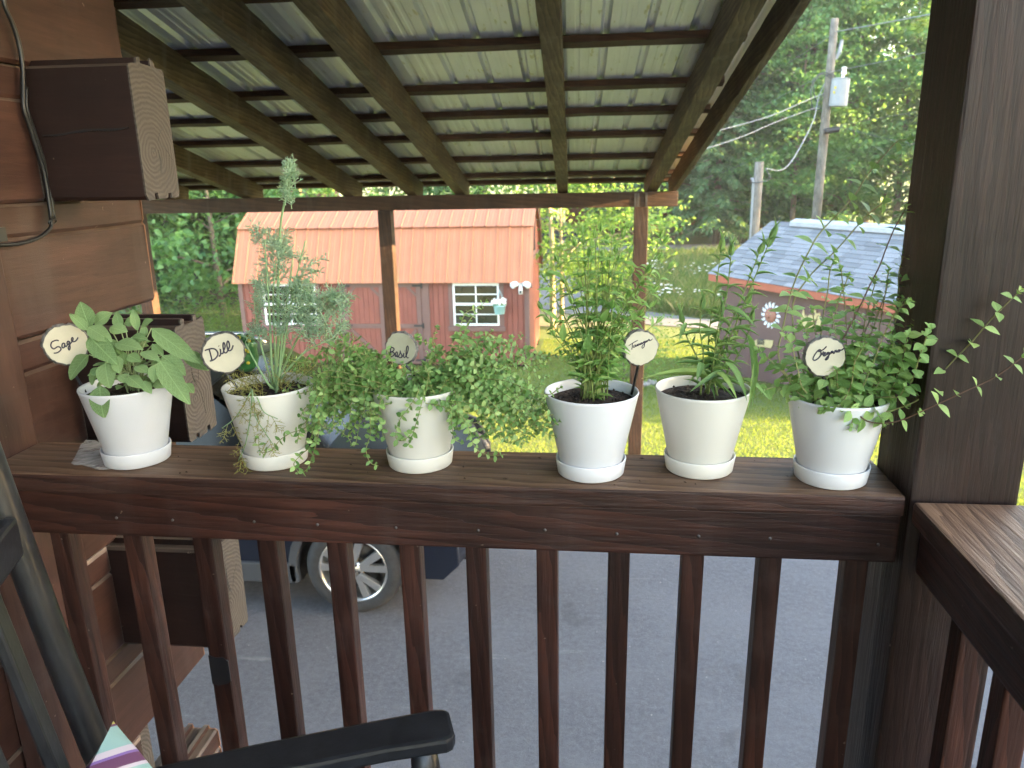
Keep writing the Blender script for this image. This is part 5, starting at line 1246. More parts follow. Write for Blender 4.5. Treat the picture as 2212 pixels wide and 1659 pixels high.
def trail(q, Y, zf):
    P = spline([np.array([tx_+rng.normal(0, 0.03), ty_-0.03, SOILZ])]+[at(*zf(x, y), Y=Y+rng.normal(0, 0.002)) for x, y in q], 5); sts.append(P)
    opposite_pairs(fo, P, 0.0125, lambda f: 0.0118, 0.62, 0.3, 0.05, start=0.12)
for q in ([(2150, 800), (2080, 1000), (2000, 1130), (1900, 1170), (1830, 1215), (1770, 1285), (1700, 1290), (1690, 1200)], [(2170, 850), (2100, 1100), (2030, 1250), (1970, 1310), (1920, 1370), (1950, 1430)], [(2150, 900), (2080, 1180), (2050, 1290), (2010, 1400), (1960, 1435)], [(2140, 850), (2010, 1080), (1965, 1130), (1940, 1240)], [(2150, 760), (2060, 960), (1990, 1010), (1960, 1080)]): trail(q, 1.252, Z2)
for q in ([(1010, 425), (940, 560), (880, 640), (850, 720), (850, 790), (900, 800), (950, 760)], [(1045, 425), (1030, 540), (1000, 650), (970, 750), (935, 835)], [(700, 560), (660, 760), (630, 870), (660, 960), (720, 985)], [(1200, 560), (1250, 690), (1270, 790), (1330, 820)], [(760, 480), (720, 620), (740, 700), (760, 800)], [(1300, 600), (1420, 850), (1540, 910), (1650, 900)], [(1500, 560), (1640, 800), (1760, 780), (1830, 690), (1900, 640), (1990, 610)]): trail(q, 1.258, Z5)
for (x, y) in ((1030, 665), (1010, 700), (1045, 735), (980, 735), (940, 720), (1085, 745), (905, 735), (720, 735), (760, 745), (700, 760), (1120, 770), (1150, 790), (1175, 770), (1100, 740)): strand(x, y, rng.uniform(1.33, 1.40), 0.04, 0.011)
mb = MB()
for P in sts: mb.tube(P, 0.0008, 4, cap=False)
tag(mb.build('stems', M['thymestem'], ty, smooth=True, fixn=False), kind='stuff')
fo.finish(ty, TINY, M['thyme'], 260)

# ---- savory (the pot with the Tarragon marker)
vx, vy, _ = POTS['savory']
sv_ = empty('savory_plant', (vx, vy, SOILZ), 'tall leafy herb with thin fanning stems behind the Tarragon marker', 'herb')
fo = Foliage()
TIPS = [(205, 480), (225, 300), (300, 200), (400, 110), (445, 30), (520, 60), (550, 20), (620, 40), (680, 60), (720, 150), (905, 60), (925, 90), (890, 190), (950, 240), (640, 150), (480, 170), (560, 180), (340, 330), (820, 260), (780, 330), (860, 380), (600, 300), (430, 350), (250, 560), (880, 560), (700, 420), (280, 640), (520, 420), (770, 520), (460, 230), (590, 230), (660, 330), (540, 330), (380, 450), (730, 270), (620, 480), (840, 470), (330, 520), (480, 560), (690, 560), (580, 90), (500, 120), (650, 200)]
for i, (x, y) in enumerate(TIPS):
    Y = vy+rng.uniform(-0.045, 0.06); e = at(*Z6(x, y), Y=Y); b = np.array([vx+rng.normal(0, 0.014), vy+rng.normal(0, 0.012), SOILZ])
    m1 = b+(e-b)*0.35+np.array([(e[0]-b[0])*-0.12, 0, 0.012]); m2 = b+(e-b)*0.72+np.array([(e[0]-b[0])*-0.05, 0, 0.006])
    P = stem(sv_, [b, m1, m2, e], 0.0015, 0.0007, M['savstem'])
    opposite_pairs(fo, P, 0.026, lambda f: 0.033-0.012*f, 0.29, 0.55, 0.12, start=0.12)
    t = P[-1]-P[-2]; t /= np.linalg.norm(t)
    for k in range(5): fo.add(P[-1], t*1.1+perp(t, k*1.26)*0.45, perp(t, k*1.26), rng.uniform(0.012, 0.020), 0.0045)
for k in range(26):
    a = rng.uniform(0, 6.28); b = np.array([vx+0.012*math.cos(a), vy+0.012*math.sin(a), SOILZ+rng.uniform(0.0, 0.06)]); fo.add(b, (math.cos(a), math.sin(a), rng.uniform(0.3, 1.4)), (0, 0, 1), rng.uniform(0.02, 0.04), 0.008)
for (bx, by, tx2, ty2, w) in ((290, 260, 220, 285, 40), (290, 380, 185, 365, 28), (300, 560, 215, 485, 30), (470, 750, 480, 640, 60), (325, 670, 330, 580, 45), (700, 540, 800, 545, 34), (560, 560, 590, 490, 45), (690, 200, 760, 230, 30), (330, 300, 250, 260, 40)):
    b = at(*Z6(bx, by), Y=vy-0.02); t = at(*Z6(tx2, ty2), Y=vy-0.035); L = np.linalg.norm(t-b); fo.add(b, t-b+np.array([0, 0, 0.2*L]), -FWD+np.array([0, 0, 0.9]), L*1.05, w*0.663*S/F*1.4)
fo.finish(sv_, LANC, M['savory'])

# ---- tarragon
qx, qy, _ = POTS['tarragon']
tr = empty('tarragon_plant', (qx, qy, SOILZ), 'tarragon with long narrow arching leaves in the pot without marker', 'herb')
fo = Foliage()
TS = [[(1180, 940), (1190, 700), (1230, 400), (1265, 130)], [(1200, 940), (1240, 700), (1300, 380), (1325, 160)], [(1220, 940), (1330, 620), (1450, 330), (1560, 60)], [(1210, 940), (1290, 650), (1400, 380), (1490, 150)], [(1190, 950), (1160, 760), (1140, 600), (1150, 480)], [(1230, 950), (1340, 800), (1420, 640), (1440, 560)], [(1180, 940), (1120, 760), (1060, 640), (1040, 560)], [(1240, 940), (1320, 740), (1380, 560), (1420, 450)], [(1200, 945), (1220, 800), (1240, 640), (1260, 520)]]
for i, q in enumerate(TS):
    Y = qy+rng.uniform(-0.03, 0.035); pts = [np.array([qx+rng.normal(0, 0.012)+0.002, qy+rng.normal(0, 0.01), SOILZ])]+[at(*Z6(x, y), Y=Y) for x, y in q[1:]]
    P = stem(tr, pts, 0.0017, 0.0008, M['savstem'])
    a = rng.uniform(0, 6.28)
    for p, t, f in resample(P, 0.0125):
        if f < 0.08: continue
        a += 2.4; L = rng.uniform(0.036, 0.064)*(1.0-0.60*f); d = perp(t, a)*0.7+t*(0.35+0.5*f)
        fo.add(p, d, t*0.6+np.array([0, 0, 0.8])-0.3*FWD, L, rng.uniform(0.0045, 0.0062)*(1.1-0.4*f))
    t = P[-1]-P[-2]; t /= np.linalg.norm(t)
    for k in range(4): fo.add(P[-1], t*1.3+perp(t, k*1.6)*0.3, perp(t, k*1.6), rng.uniform(0.025, 0.038), 0.0055)
for (bx, by, tx2, ty2, w, Yb, Yt) in ((1190, 900, 905, 885, 34, 1.34, 1.30), (1290, 870, 1155, 945, 40, 1.33, 1.285), (1150, 800, 1135, 880, 40, 1.31, 1.29), (1420, 640, 1470, 960, 40, 1.32, 1.27), (1470, 780, 1455, 1010, 36, 1.30, 1.27), (1400, 900, 1520, 990, 30, 1.30, 1.275), (1290, 800, 1400, 975, 40, 1.31, 1.28), (1545, 110, 1605, 0, 40, 1.36, 1.36), (1250, 640, 1030, 640, 26, 1.35, 1.33), (1060, 560, 1030, 640, 30, 1.34, 1.33), (1300, 480, 1440, 560, 34, 1.33, 1.31), (1240, 860, 1340, 985, 34, 1.31, 1.285)):
    b = at(*Z6(bx, by), Y=Yb); t = at(*Z6(tx2, ty2), Y=Yt); L = np.linalg.norm(t-b); fo.add(b, t-b+np.array([0, 0, 0.35*L]), -FWD*0.7+np.array([0, 0, 0.9]), L*1.08, w*0.663*S/F*1.35)
fo.finish(tr, LINE, M['tarr'])

# ---- oregano
ox, oy, _ = POTS['oregano']
og = empty('oregano_plant', (ox, oy, SOILZ), 'bushy oregano with long stems reaching past the thick post', 'herb')
fo = Foliage(); Z8b = zm(2500, 0, 1200/1810)
def oroot(): return np.array([ox+rng.normal(0, 0.022), oy+rng.normal(0, 0.02), SOILZ])
def ost(q, Y0, Y1, dark=False, step=0.023, Lf=lambda f: 0.026-0.005*f, start=0.1, root=True, r=0.0013):
    n = len(q); pts = ([oroot()] if root else [])+[at(x, y, Y=Y0+(Y1-Y0)*i/max(1, n-1)) for i, (x, y) in enumerate(q)]
    P = stem(og, pts, r, 0.0009, M['oregred'] if dark else M['oregstem']); opposite_pairs(fo, P, step, Lf, 0.66, 0.25, 0.16, start=start)
    t = P[-1]-P[-2]; t /= np.linalg.norm(t)
    for k in range(6): fo.add(P[-1]-t*0.004*(k//2), t*0.8+perp(t, k*1.57)*0.7, t, rng.uniform(0.007, 0.013), 0.006)
A7 = lambda L: [Z7(x, y) for x, y in L]; A8 = lambda L: [Z8b(x, y) for x, y in L]
ost(A7([(330, 900), (250, 760), (275, 590), (340, 330)])+A8([(1040, 1480), (1110, 1370), (1290, 1180), (1380, 1040), (1500, 900), (1560, 840), (1635, 822)]), 1.30, 1.38, step=0.030, Lf=lambda f: 0.032-0.008*f, r=0.0016)
ost(A7([(420, 900), (330, 500), (420, 300)])+A8([(1200, 1480), (1330, 1330), (1400, 1260), (1495, 1190)]), 1.33, 1.40, step=0.030, Lf=lambda f: 0.030-0.007*f, r=0.0015)
ost(A7([(560, 800), (640, 640), (720, 490), (790, 340), (850, 220)])+A8([(1490, 1480), (1540, 1360), (1590, 1270), (1612, 1225)]), 1.33, 1.36, True, step=0.030, r=0.0015)
ost(A7([(800, 1080), (900, 1085), (1090, 1010), (1200, 880), (1290, 780), (1390, 680), (1510, 540), (1600, 450), (1690, 365)]), 1.285, 1.19, step=0.029, r=0.0015)
ost(A7([(700, 1060), (740, 1120), (800, 1150), (900, 1155), (1000, 1130), (1090, 1090), (1200, 1040), (1350, 970), (1540, 880), (1720, 745)]), 1.255, 1.17, True, step=0.029, r=0.0015)
for q, y0, y1 in (([(690, 1040), (790, 850), (830, 750), (880, 620), (960, 480), (1025, 430)], 1.28, 1.25), ([(790, 640), (840, 500), (880, 400), (900, 310)], 1.36, 1.38), ([(860, 1000), (920, 950), (980, 800), (1010, 660), (1020, 620)], 1.30, 1.24),
              ([(950, 1000), (1040, 900), (1090, 750), (1145, 590)], 1.29, 1.22), ([(500, 800), (500, 640), (520, 480), (540, 380), (555, 250), (580, 190)], 1.34, 1.35), ([(540, 760), (600, 450), (650, 320), (660, 280)], 1.36, 1.38), ([(960, 800), (1070, 560), (1080, 400), (1050, 260), (1040, 170)], 1.36, 1.37),
              ([(420, 980), (360, 820), (330, 700), (290, 640)], 1.28, 1.26), ([(400, 1000), (280, 860), (200, 780), (130, 720)], 1.30, 1.28), ([(620, 1040), (680, 930), (700, 800), (760, 690)], 1.275, 1.26), ([(760, 1030), (840, 960), (900, 860), (890, 700)], 1.30, 1.29),
              ([(700, 800), (760, 620), (800, 520), (820, 440)], 1.37, 1.39), ([(650, 900), (700, 560), (690, 470)], 1.38, 1.40), ([(900, 900), (980, 560), (960, 300), (1000, 130)], 1.38, 1.40), ([(480, 990), (400, 880), (420, 640), (380, 560)], 1.33, 1.32), ([(560, 1010), (600, 880), (620, 780), (600, 700)], 1.30, 1.29),
              ([(620, 1050), (560, 1060), (520, 1070)], 1.26, 1.245), ([(780, 1060), (850, 1120), (870, 1160)], 1.26, 1.25), ([(660, 1070), (690, 1110), (680, 1180)], 1.25, 1.243), ([(880, 1000), (960, 1000), (1000, 940)], 1.27, 1.25), ([(360, 980), (250, 940), (160, 960)], 1.32, 1.30), ([(820, 950), (850, 760), (930, 640)], 1.34, 1.34)):
    ost(A7(q), y0, y1, step=0.0165, Lf=lambda f: 0.0255-0.006*f)
for k in range(26):
    bx = rng.uniform(380, 1000); by = rng.uniform(620, 940); e_ = Z7(bx, by); y1 = rng.uniform(1.27, 1.38)
    ost([Z7(620+(bx-620)*0.5, 1000), Z7(620+(bx-620)*0.85, (by+1000)/2), e_], y1, y1-0.02, step=0.0165, Lf=lambda f: 0.024-0.005*f)
for q, y0 in (([(700, 900), (760, 560), (830, 300)], 1.37), ([(780, 900), (860, 520), (905, 240)], 1.39), ([(640, 900), (650, 560), (620, 230)], 1.36), ([(860, 900), (930, 600), (985, 420)], 1.33), ([(520, 900), (470, 620), (450, 480)], 1.34), ([(900, 950), (1020, 740), (1060, 560)], 1.31), ([(560, 900), (590, 640), (560, 500)], 1.31)):
    ost(A7(q), y0, y0+0.01, step=0.021, Lf=lambda f: 0.025-0.006*f)
for k in range(110):
    a = rng.uniform(0, 6.28); r = rng.uniform(0.01, 0.085); b = np.array([ox+r*math.cos(a), oy+r*math.sin(a), SOILZ+rng.uniform(0.005, 0.085)]); L = rng.uniform(0.016, 0.028)
    fo.add(b, (math.cos(a), math.sin(a), rng.uniform(-0.3, 0.6)), np.array([0, 0, 1.0])-0.4*FWD, L, L*0.65)
fo.finish(og, OV_, M['oreg'])

# ================================================================== HANGING PLANTER ON THE SHED
M['aqua'] = flat('aqua_plastic', (0.36, 0.62, 0.66), 0.4, var=0.03)
hc = at(1079.5, 678, Y=SY-0.2)
hp = empty('hanging_planter', hc, 'pale blue hanging bucket of white flowers before the shed window', 'planter')
mb = MB(); mb.lathe([(0.001, 0.0), (0.085, 0.0), (0.092, 0.006), (0.112, 0.15), (0.122, 0.155), (0.122, 0.17), (0.112, 0.17), (0.104, 0.15), (0.001, 0.145)], 28, hc); mb.build('bucket', M['aqua'], hp, smooth=True)
hook = at(1078.6, 618, Y=SY-0.03); mb = MB(); top_ = np.array([hc[0], hc[1], hook[2]])
mb.tube(spline([hook, hook+np.array([0, -0.03, 0.03]), top_+np.array([0, 0, 0.02]), top_-np.array([0, 0, 0.04])], 5), 0.006, 6); mb.build('hook', M['iron'], hp)
mb = MB()
for a in (0.3, 2.4, 4.5): mb.tube([top_-np.array([0, 0, 0.04]), hc+np.array([0.118*math.cos(a), 0.118*math.sin(a), 0.165])], 0.004, 5)
mb.build('hanger', M['aqua'], hp)
fo = Foliage()
for k in range(70):
    a = rng.uniform(0, 6.28); r = 0.1*math.sqrt(rng.random()); fo.add(hc+np.array([r*math.cos(a), r*math.sin(a), 0.15]), (math.cos(a)*r*8, math.sin(a)*r*8, rng.uniform(0.3, 1.2)), (0, 0, 1), rng.uniform(0.04, 0.09), 0.03)
fo.finish(hp, LANC, M['leafB'], 0)
fo = Foliage()
for k in range(46):
    a = rng.uniform(0, 6.28); r = 0.15*math.sqrt(rng.random()); c = hc+np.array([r*math.cos(a), r*math.sin(a)*0.8, 0.17+0.13*rng.random()*(1.1-r*5)+0.03]); ph = rng.uniform(0, 6.28)
    for q in range(5): fo.add(c, (math.cos(ph+q*1.256), -0.35+0.2*math.sin(q), math.sin(ph+q*1.256)), (0, -1, 0.4), 0.026, 0.02)
fo.finish(hp, TINY, M['daisy'], 0)

# ================================================================== TREES
def kites(P, D, Nn, L, W, bend=0.25):
    """one bent four-cornered leaf at each P, pointing along D, facing Nn"""
    D = D/(np.linalg.norm(D, axis=1, keepdims=True)+1e-9); Nn = Nn-D*np.sum(Nn*D, 1, keepdims=True); Nn = Nn/(np.linalg.norm(Nn, axis=1, keepdims=True)+1e-9); Y = np.cross(Nn, D)
    L = L[:, None]; W = W[:, None]
    return np.stack([P, P+D*L*0.45+Y*W/2+Nn*L*0.06, P+D*L-Nn*L*bend, P+D*L*0.45-Y*W/2+Nn*L*0.06], 1).reshape(-1, 3)
KF = np.array([(0, 1, 2), (0, 2, 3)])
def trunk_mesh(H, r, limbs, lean=0.02):
    mb = MB(); w = rng.normal(0, lean, 2); P = []
    for i in range(9):
        f = i/8; P.append(np.array([w[0]*H*f+0.08*math.sin(3*f+w[1]*50), w[1]*H*f+0.08*math.cos(2.3*f), H*f]))
    mb.tube(P, [r*(1-0.86*(i/8)**0.9) for i in range(9)], 9)
    for (z, d, L, up) in limbs:
        f = z/H; b = P[min(7, int(f*8))]*(1-(f*8 % 1))+P[min(8, int(f*8)+1)]*(f*8 % 1)
        d = np.array([math.cos(d), math.sin(d), 0]); mb.tube([b, b+d*L*0.4+np.array([0, 0, up*L*0.3]), b+d*L+np.array([0, 0, up*L*0.55])], [r*0.38*(1-f*0.6), r*0.25*(1-f*0.6), 0.015], 6)
    return mb
def crown_broad(H, R, z0, ncl, per, lsz, flatn=0.45):
    C = []; limbs = []
    for k in range(ncl):
        f = rng.random()**0.85; z = z0+(H-z0)*f; rr = R*math.sqrt(max(0.03, math.sin(math.pi*min(0.97, 0.12+0.86*f**0.85)))); a = rng.uniform(0, 6.28); r = rr*math.sqrt(rng.uniform(0.08, 1.0))
        C.append((r*math.cos(a), r*math.sin(a), z-0.12*r))
        if k % 9 == 0: limbs.append((max(0.15*H, z-0.25*r-0.5), a, r*0.95, 0.5))
    C = np.array(C); n = ncl*per
    s = rng.uniform(0.55, 1.25, (ncl, 1))
    P = (C[:, None, :]+rng.normal(0, 1, (ncl, per, 3))*np.array([0.5, 0.5, 0.5*flatn])*s[:, None, :]).reshape(-1, 3)
    D = rng.normal(0, 1, (n, 3))*np.array([1, 1, 0.45])+np.array([0, 0, -0.25]); Nn = rng.normal(0, 0.55, (n, 3))+np.array([0, 0, 1.0])
    L = rng.uniform(0.7, 1.3, n)*lsz
    return kites(P, D, Nn, L, L*rng.uniform(0.5, 0.75, n)), n, limbs
def crown_fir(H, R, z0, lsz=0.34):
    P = []; D = []; N_ = []; limbs = []; z = z0
    while z < H*0.985:
        f = (z-z0)/(H-z0); Rl = R*(1-f)**0.85*rng.uniform(0.75, 1.1)+0.15; nb = int(6+3*(1-f)); a0 = rng.uniform(0, 6.28)
        for k in range(nb):
            a = a0+2*math.pi*k/nb+rng.normal(0, 0.18); d = np.array([math.cos(a), math.sin(a), 0]); L = Rl*rng.uniform(0.7, 1.1); dr = rng.uniform(0.12, 0.35)
            if k % 3 == 0: limbs.append((z, a, L*0.8, -0.25))
            m = max(3, int(L/0.10)); sd = np.array([-d[1], d[0], 0])
            for i in range(m):
                t = (i+0.6)/m; c = d*L*t+np.array([0, 0, z-dr*L*t*t])
                for s in (-1, 1, 0):
                    wv = 0.42*L*(1-t)+0.12
                    P.append(c+sd*s*wv*0.25*rng.random()); D.append(d*0.55+sd*s*1.0+np.array([0, 0, -0.28])+rng.normal(0, 0.2, 3)); N_.append(np.array([0, 0, 1.0])+rng.normal(0, 0.35, 3))
        z += (0.42-0.18*f)*H/15
    n = len(P); L = rng.uniform(0.65, 1.25, n)*lsz
    return kites(np.array(P), np.array(D), np.array(N_), L, L*0.33, 0.3), n, limbs
class Tree:
    def __init__(self, V, n, trunk, mat, bark):
        o = mass('crown', V, KF, n, 4, mat, None, smooth=False); self.c = o.data; bpy.data.objects.remove(o)
        t = trunk.build('trunk', bark, None, smooth=True, center=False, fixn=False); self.t = t.data; bpy.data.objects.remove(t)
    def place(self, name, x, y, s, label, cat, group=None, z=None, rz=None, sz=1.0):
        e = empty(name, (x, y, (gz(x, y) if z is None else z)-0.05), label, cat, group)
        M4 = Matrix.Translation(e.location) @ Matrix.Rotation(rng.uniform(0, 6.28) if rz is None else rz, 4, 'Z') @ Matrix.Diagonal((s, s, s*sz, 1))
        for nm, me in (('trunk', self.t), ('crown', self.c)):
            o = bpy.data.objects.new(nm, me); COL.objects.link(o); o.matrix_basis = M4; put(o, e)
        return e
def broad(H, R, z0, ncl, per, lsz, mat, bark, r, flatn=0.45):
    V, n, lb = crown_broad(H, R, z0, ncl, per, lsz, flatn); return Tree(V, n, trunk_mesh(H*0.93, r, lb), mat, bark)
def fir(H, R, z0, mat, bark, r, lsz=0.34):
    V, n, lb = crown_fir(H, R, z0, lsz); return Tree(V, n, trunk_mesh(H*0.99, r, lb, 0.004), mat, bark)
B1 = broad(15, 4.2, 2.6, 230, 70, 0.24, M['leafA'], M['barkgrey'], 0.20)
B2 = broad(17, 4.6, 3.2, 250, 70, 0.25, M['leafB'], M['barkgrey'], 0.22)
B3 = broad(12, 3.6, 1.6, 190, 75, 0.22, M['leafA'], M['barkgrey'], 0.16, 0.3)
C1 = fir(16, 3.1, 1.4, M['needle'], M['barkgrey'], 0.20)
C2 = fir(13, 2.6, 2.2, M['needle'], M['barkgrey'], 0.17)
S1 = broad(5.4, 2.5, 1.1, 150, 60, 0.13, M['leafB'], M['barkpale'], 0.06, 0.22)     # light layered tree by the road
S2 = broad(6.5, 2.3, 0.9, 130, 60, 0.17, M['leafA'], M['barkgrey'], 0.10, 0.4)
BU = broad(0.95, 0.55, 0.05, 60, 60, 0.055, M['leafB'], M['barkgrey'], 0.02, 0.6)
# woods behind the meadow and the grey shed
GR = 'trees of the woods behind the grey shed'
LF = 'tall leafy tree in the woods behind the utility poles'; LC = 'dark conifer in the woods behind the grey shed'
wood_spots = [(3.4, 37, 'C2', .95), (5.2, 36, 'C1', .85), (7.0, 38, 'C1', 1.0), (8.6, 36.2, 'B3', .9), (9.6, 39, 'C1', 1.05), (11.2, 37, 'B1', .85), (11.8, 40.5, 'C1', .95), (13.4, 37.5, 'B3', 1.05), (15.2, 37, 'C1', .9), (16.8, 35.0, 'B2', .85), (19.2, 41, 'B1', .95),
              (1.6, 41, 'B3', 1.0), (4.4, 43, 'C1', 1.1), (6.8, 44, 'B1', 1.0), (9.0, 45, 'C1', 1.2), (15.0, 46.5, 'B1', 1.1), (19.5, 46, 'B2', 1.15)]
PR = {'B1': B1, 'B2': B2, 'B3': B3, 'C1': C1, 'C2': C2}
ORD = 'first second third fourth fifth sixth seventh eighth ninth tenth eleventh twelfth thirteenth fourteenth fifteenth sixteenth seventeenth eighteenth nineteenth twentieth'.split()
ORD += ['twenty-'+w for w in ORD[:9]]
cnt = {}
for x, y, k, s in sorted(wood_spots):
    kind = ('conifer' if k[0] == 'C' else 'leafy tree'); row = 'front row' if y < 39.6 else 'rear'
    q = cnt[(kind, row)] = cnt.get((kind, row), -1)+1
    PR[k].place('conifer' if k[0] == 'C' else 'leafy_tree', x, y, s, '%s %s from the carport in the %s of the woods' % (ORD[q], ('dark conifer' if k[0] == 'C' else 'tall leafy tree'), row), 'tree', GR)
# trees across the road behind the red shed
for x, y, k, s in ((-26, 40, 'B1', 1.4), (-21.5, 37, 'B2', 1.3), (-17, 39, 'B3', 1.6), (-13, 37.5, 'B1', 1.3), (-9.5, 40, 'B2', 1.25), (-6, 39.5, 'B3', 1.6), (-2.8, 42, 'B1', 1.3), (-.2, 46, 'B2', 1.3), (-30, 34, 'B2', 1.3)):
    cnt['r'] = cnt.get('r', -1)+1
    PR[k].place('leafy_tree', x, y, s, 'leafy tree beyond the road, %s from the log house behind the red shed' % (ORD[cnt['r']] if x > -29 else 'ninth'), 'tree', 'trees beyond the red shed')
# left of the shed
for i, (x, y, T, s) in enumerate(((-9.3, 18.2, S2, 1.0), (-11.2, 17.2, C2, .62), (-13.0, 19.0, S2, 1.15), (-8.5, 21.5, S2, 1.1), (-15.5, 17.5, B3, .7), (-10.6, 20.5, C2, .7))):
    T.place('conifer' if T is C2 else 'small_tree', x, y, s, ['slim tree with bare trunk at the shed corner', 'young conifer between the log house and red shed', 'feathery tree nearest the log house', 'leafy tree behind the red shed corner', 'dense tree far left beyond the log house', 'conifer in front of the plank hut'][i], 'tree')
for q, (x, y) in enumerate(((-7.9, 17.2), (-8.6, 16.6), (-9.6, 16.9), (-10.5, 16.2))):
    BU.place('low_shrub', x, y, 0.9, 'low yellow-green shrub, %s from the red shed corner under the trees' % ORD[q], 'shrub', 'low shrubs left of the red shed')
S1.place('roadside_tree', -0.95, 19.1, 1.0, 'light yellow-green tree with two pale trunks beside the road', 'tree', rz=0.4)
mb = MB(); mb.tube(spline([(-1.12, 19.0, -0.8), (-1.13, 19.0, 0.5), (-1.16, 19.05, 1.8), (-1.3, 19.1, 3.2)], 4), [0.075]*5+[0.06]*4+[0.04]*4, 10)
o = mb.build('pale_trunk', M['barkpale'], None, smooth=True)
put(o, [q for q in bpy.data.objects if q.name.startswith('roadside_tree')][0])
BU.place('round_shrub', 0.36, 12.9, 1.0, 'round green shrub behind the carport post', 'shrub')
sb_ = empty('stone_border', (0.36, 12.5, gz(0, 12.5)), 'row of grey stones edging the round shrub', 'border')
for k in range(8):
    a = math.pi+0.2+k*0.36; c = np.array([0.36+0.62*math.cos(a), 12.9+0.55*math.sin(a), 0]); c[2] = gz(c[0], c[1])+0.03
    mb = MB(); mb.lathe([(1e-4, -0.05), (0.07, -0.05), (0.09, 0.0), (0.075, 0.045), (0.03, 0.06), (1e-4, 0.06)], 9, c); mb.v = [tuple(np.array(v)+rng.normal(0, 0.009, 3)) for v in mb.v]
    mb.build('stone', flat('border_stone', (0.30, 0.28, 0.27), 0.9, var=0.3, scale=12) if k == 0 else bpy.data.materials['border_stone'], sb_)
# trees that close the lawn on the sunny side, outside the frame; the sun comes through the gaps between them
def cspot(X, c): return X, c-0.0816*X
B4 = broad(13, 2.6, 6.0, 120, 75, 0.24, M['leafA'], M['barkgrey'], 0.16, 0.6); PR['B4'] = B4
for i, (X, c, k, s) in enumerate(((23, 2.4, 'B1', .9), (27, 2.2, 'B2', .85), (24, -2.2, 'B2', .95), (28, -4, 'B1', 1.0), (24, -7.5, 'B1', 1.0), (30, -9, 'B2', 1.0), (25, -12.5, 'B1', 1.0), (31, 2.4, 'B1', .9), (34, -1.5, 'B2', .9), (29, -0.5, 'B1', .9), (35, 3.0, 'B1', .9), (25.5, 4.9, 'C1', .7), (32, 4.7, 'C1', .75), (28.5, 5.2, 'C1', .72),
                                (24, 12.0, 'C1', .80), (27, 12.5, 'C1', .85), (30, 12.0, 'C1', .95), (33, 12.3, 'C1', .95), (26, 22.2, 'C1', .85), (31, 22.4, 'C1', .95), (25, 15.2, 'B4', 1.0), (29, 14.8, 'B4', 1.1), (33, 15.6, 'B4', 1.2),
                                (25, 25.2, 'B1', .85), (29, 25.2, 'B2', .85), (30, 30.5, 'B1', .95), (34, 27.5, 'B2', 1.0))):
    x, y = cspot(X, c)
    PR[k].place('conifer' if k[0] == 'C' else 'leafy_tree', x, y, s, ORD[i]+' tree of the wood edge outside the frame past the thick post', 'tree', 'wood edge beside the lawn', sz=1.0)

# ================================================================== GRASS
def blades(n, xr, yr, h, w, mat, name, label, cat, keep=None, lean=0.35):
    X = rng.uniform(*xr, n); Y = rng.uniform(*yr, n)
    if keep is not None: m = keep(X, Y); X, Y = X[m], Y[m]
    n = len(X); Z = np.array([gz(a, b) for a, b in zip(X, Y)])
    P = np.stack([X, Y, Z-0.01], 1); hh = rng.uniform(0.5, 1.25, n)*h; a = rng.uniform(0, 6.28, n)
    s = np.stack([np.cos(a), np.sin(a), np.zeros(n)], 1)*(w*rng.uniform(0.6, 1.4, n))[:, None]
    b = rng.normal(0, lean, (n, 3))*hh[:, None]; b[:, 2] = 0
    up = np.stack([np.zeros(n), np.zeros(n), hh], 1)
    V = np.stack([P-s/2, P+s/2, P+up*0.6+b*0.4+s*0.3, P+up+b], 1).reshape(-1, 3)
    o = mass(name, V, np.array([(0, 1, 2), (0, 2, 3)]), n, 4, mat, None, smooth=False); return tag(o, label, cat, kind='stuff')
def edge_y(x): return np.interp(x, [e[0] for e in edge], [e[1] for e in edge])
blades(260000, (-3.2, 7.5), (6.4, 17.8), 0.050, 0.0065, M['blade'], 'grass', 'short mown lawn grass between the sheds and driveway', 'grass', lambda X, Y: (Y > edge_y(X)+0.03) & ~((X < X1+0.05) & (Y > SY-0.03)))
blades(26000, (-11, -3.2), (8.0, 14.3), 0.062, 0.012, M['blade'], 'grass', 'short lawn grass in front of the red shed', 'grass', lambda X, Y: Y > 8.0)
def off_road(X, Y):
    fx = np.array([p[0] for p in far_][::-1]); fy = np.array([p[1] for p in far_][::-1])
    lim = np.interp(X, [-0.83, -0.3, 0.2, 1.39, 2.6, 5, 9, 12], [27.3, 24.1, 22.1, 21.35, 20.4, 19.7, 18.9, 18.4])
    return (Y > lim+0.1) & (X > -0.75)
blades(70000, (-0.8, 13), (18.5, 34), 0.42, 0.016, M['meadow'], 'tall_grass', 'tall meadow grass with dry stalks beyond the road', 'grass', off_road, 0.3)
# daisies
fo = Foliage(); nd = 0
while nd < 420:
    x, y = rng.uniform(1.6, 9.5), rng.uniform(21.5, 29)
    if not off_road(np.array([x]), np.array([y]))[0] or (math.sin(x*1.7)+math.sin(y*1.1+x)) < rng.normal(0.3, 0.6): continue
    nd += 1; c = np.array([x, y, gz(x, y)+rng.uniform(0.36, 0.55)])
    for q in range(4): fo.add(c, (math.cos(q*1.57), math.sin(q*1.57), 0.25), (0, -0.6, 1), 0.038, 0.034)
o = empty('daisies', (5, 24, 0)); fo.finish(o, TINY, M['daisy'], 0); tag(o, 'white daisies scattered in the meadow grass', 'flowers', kind='stuff')

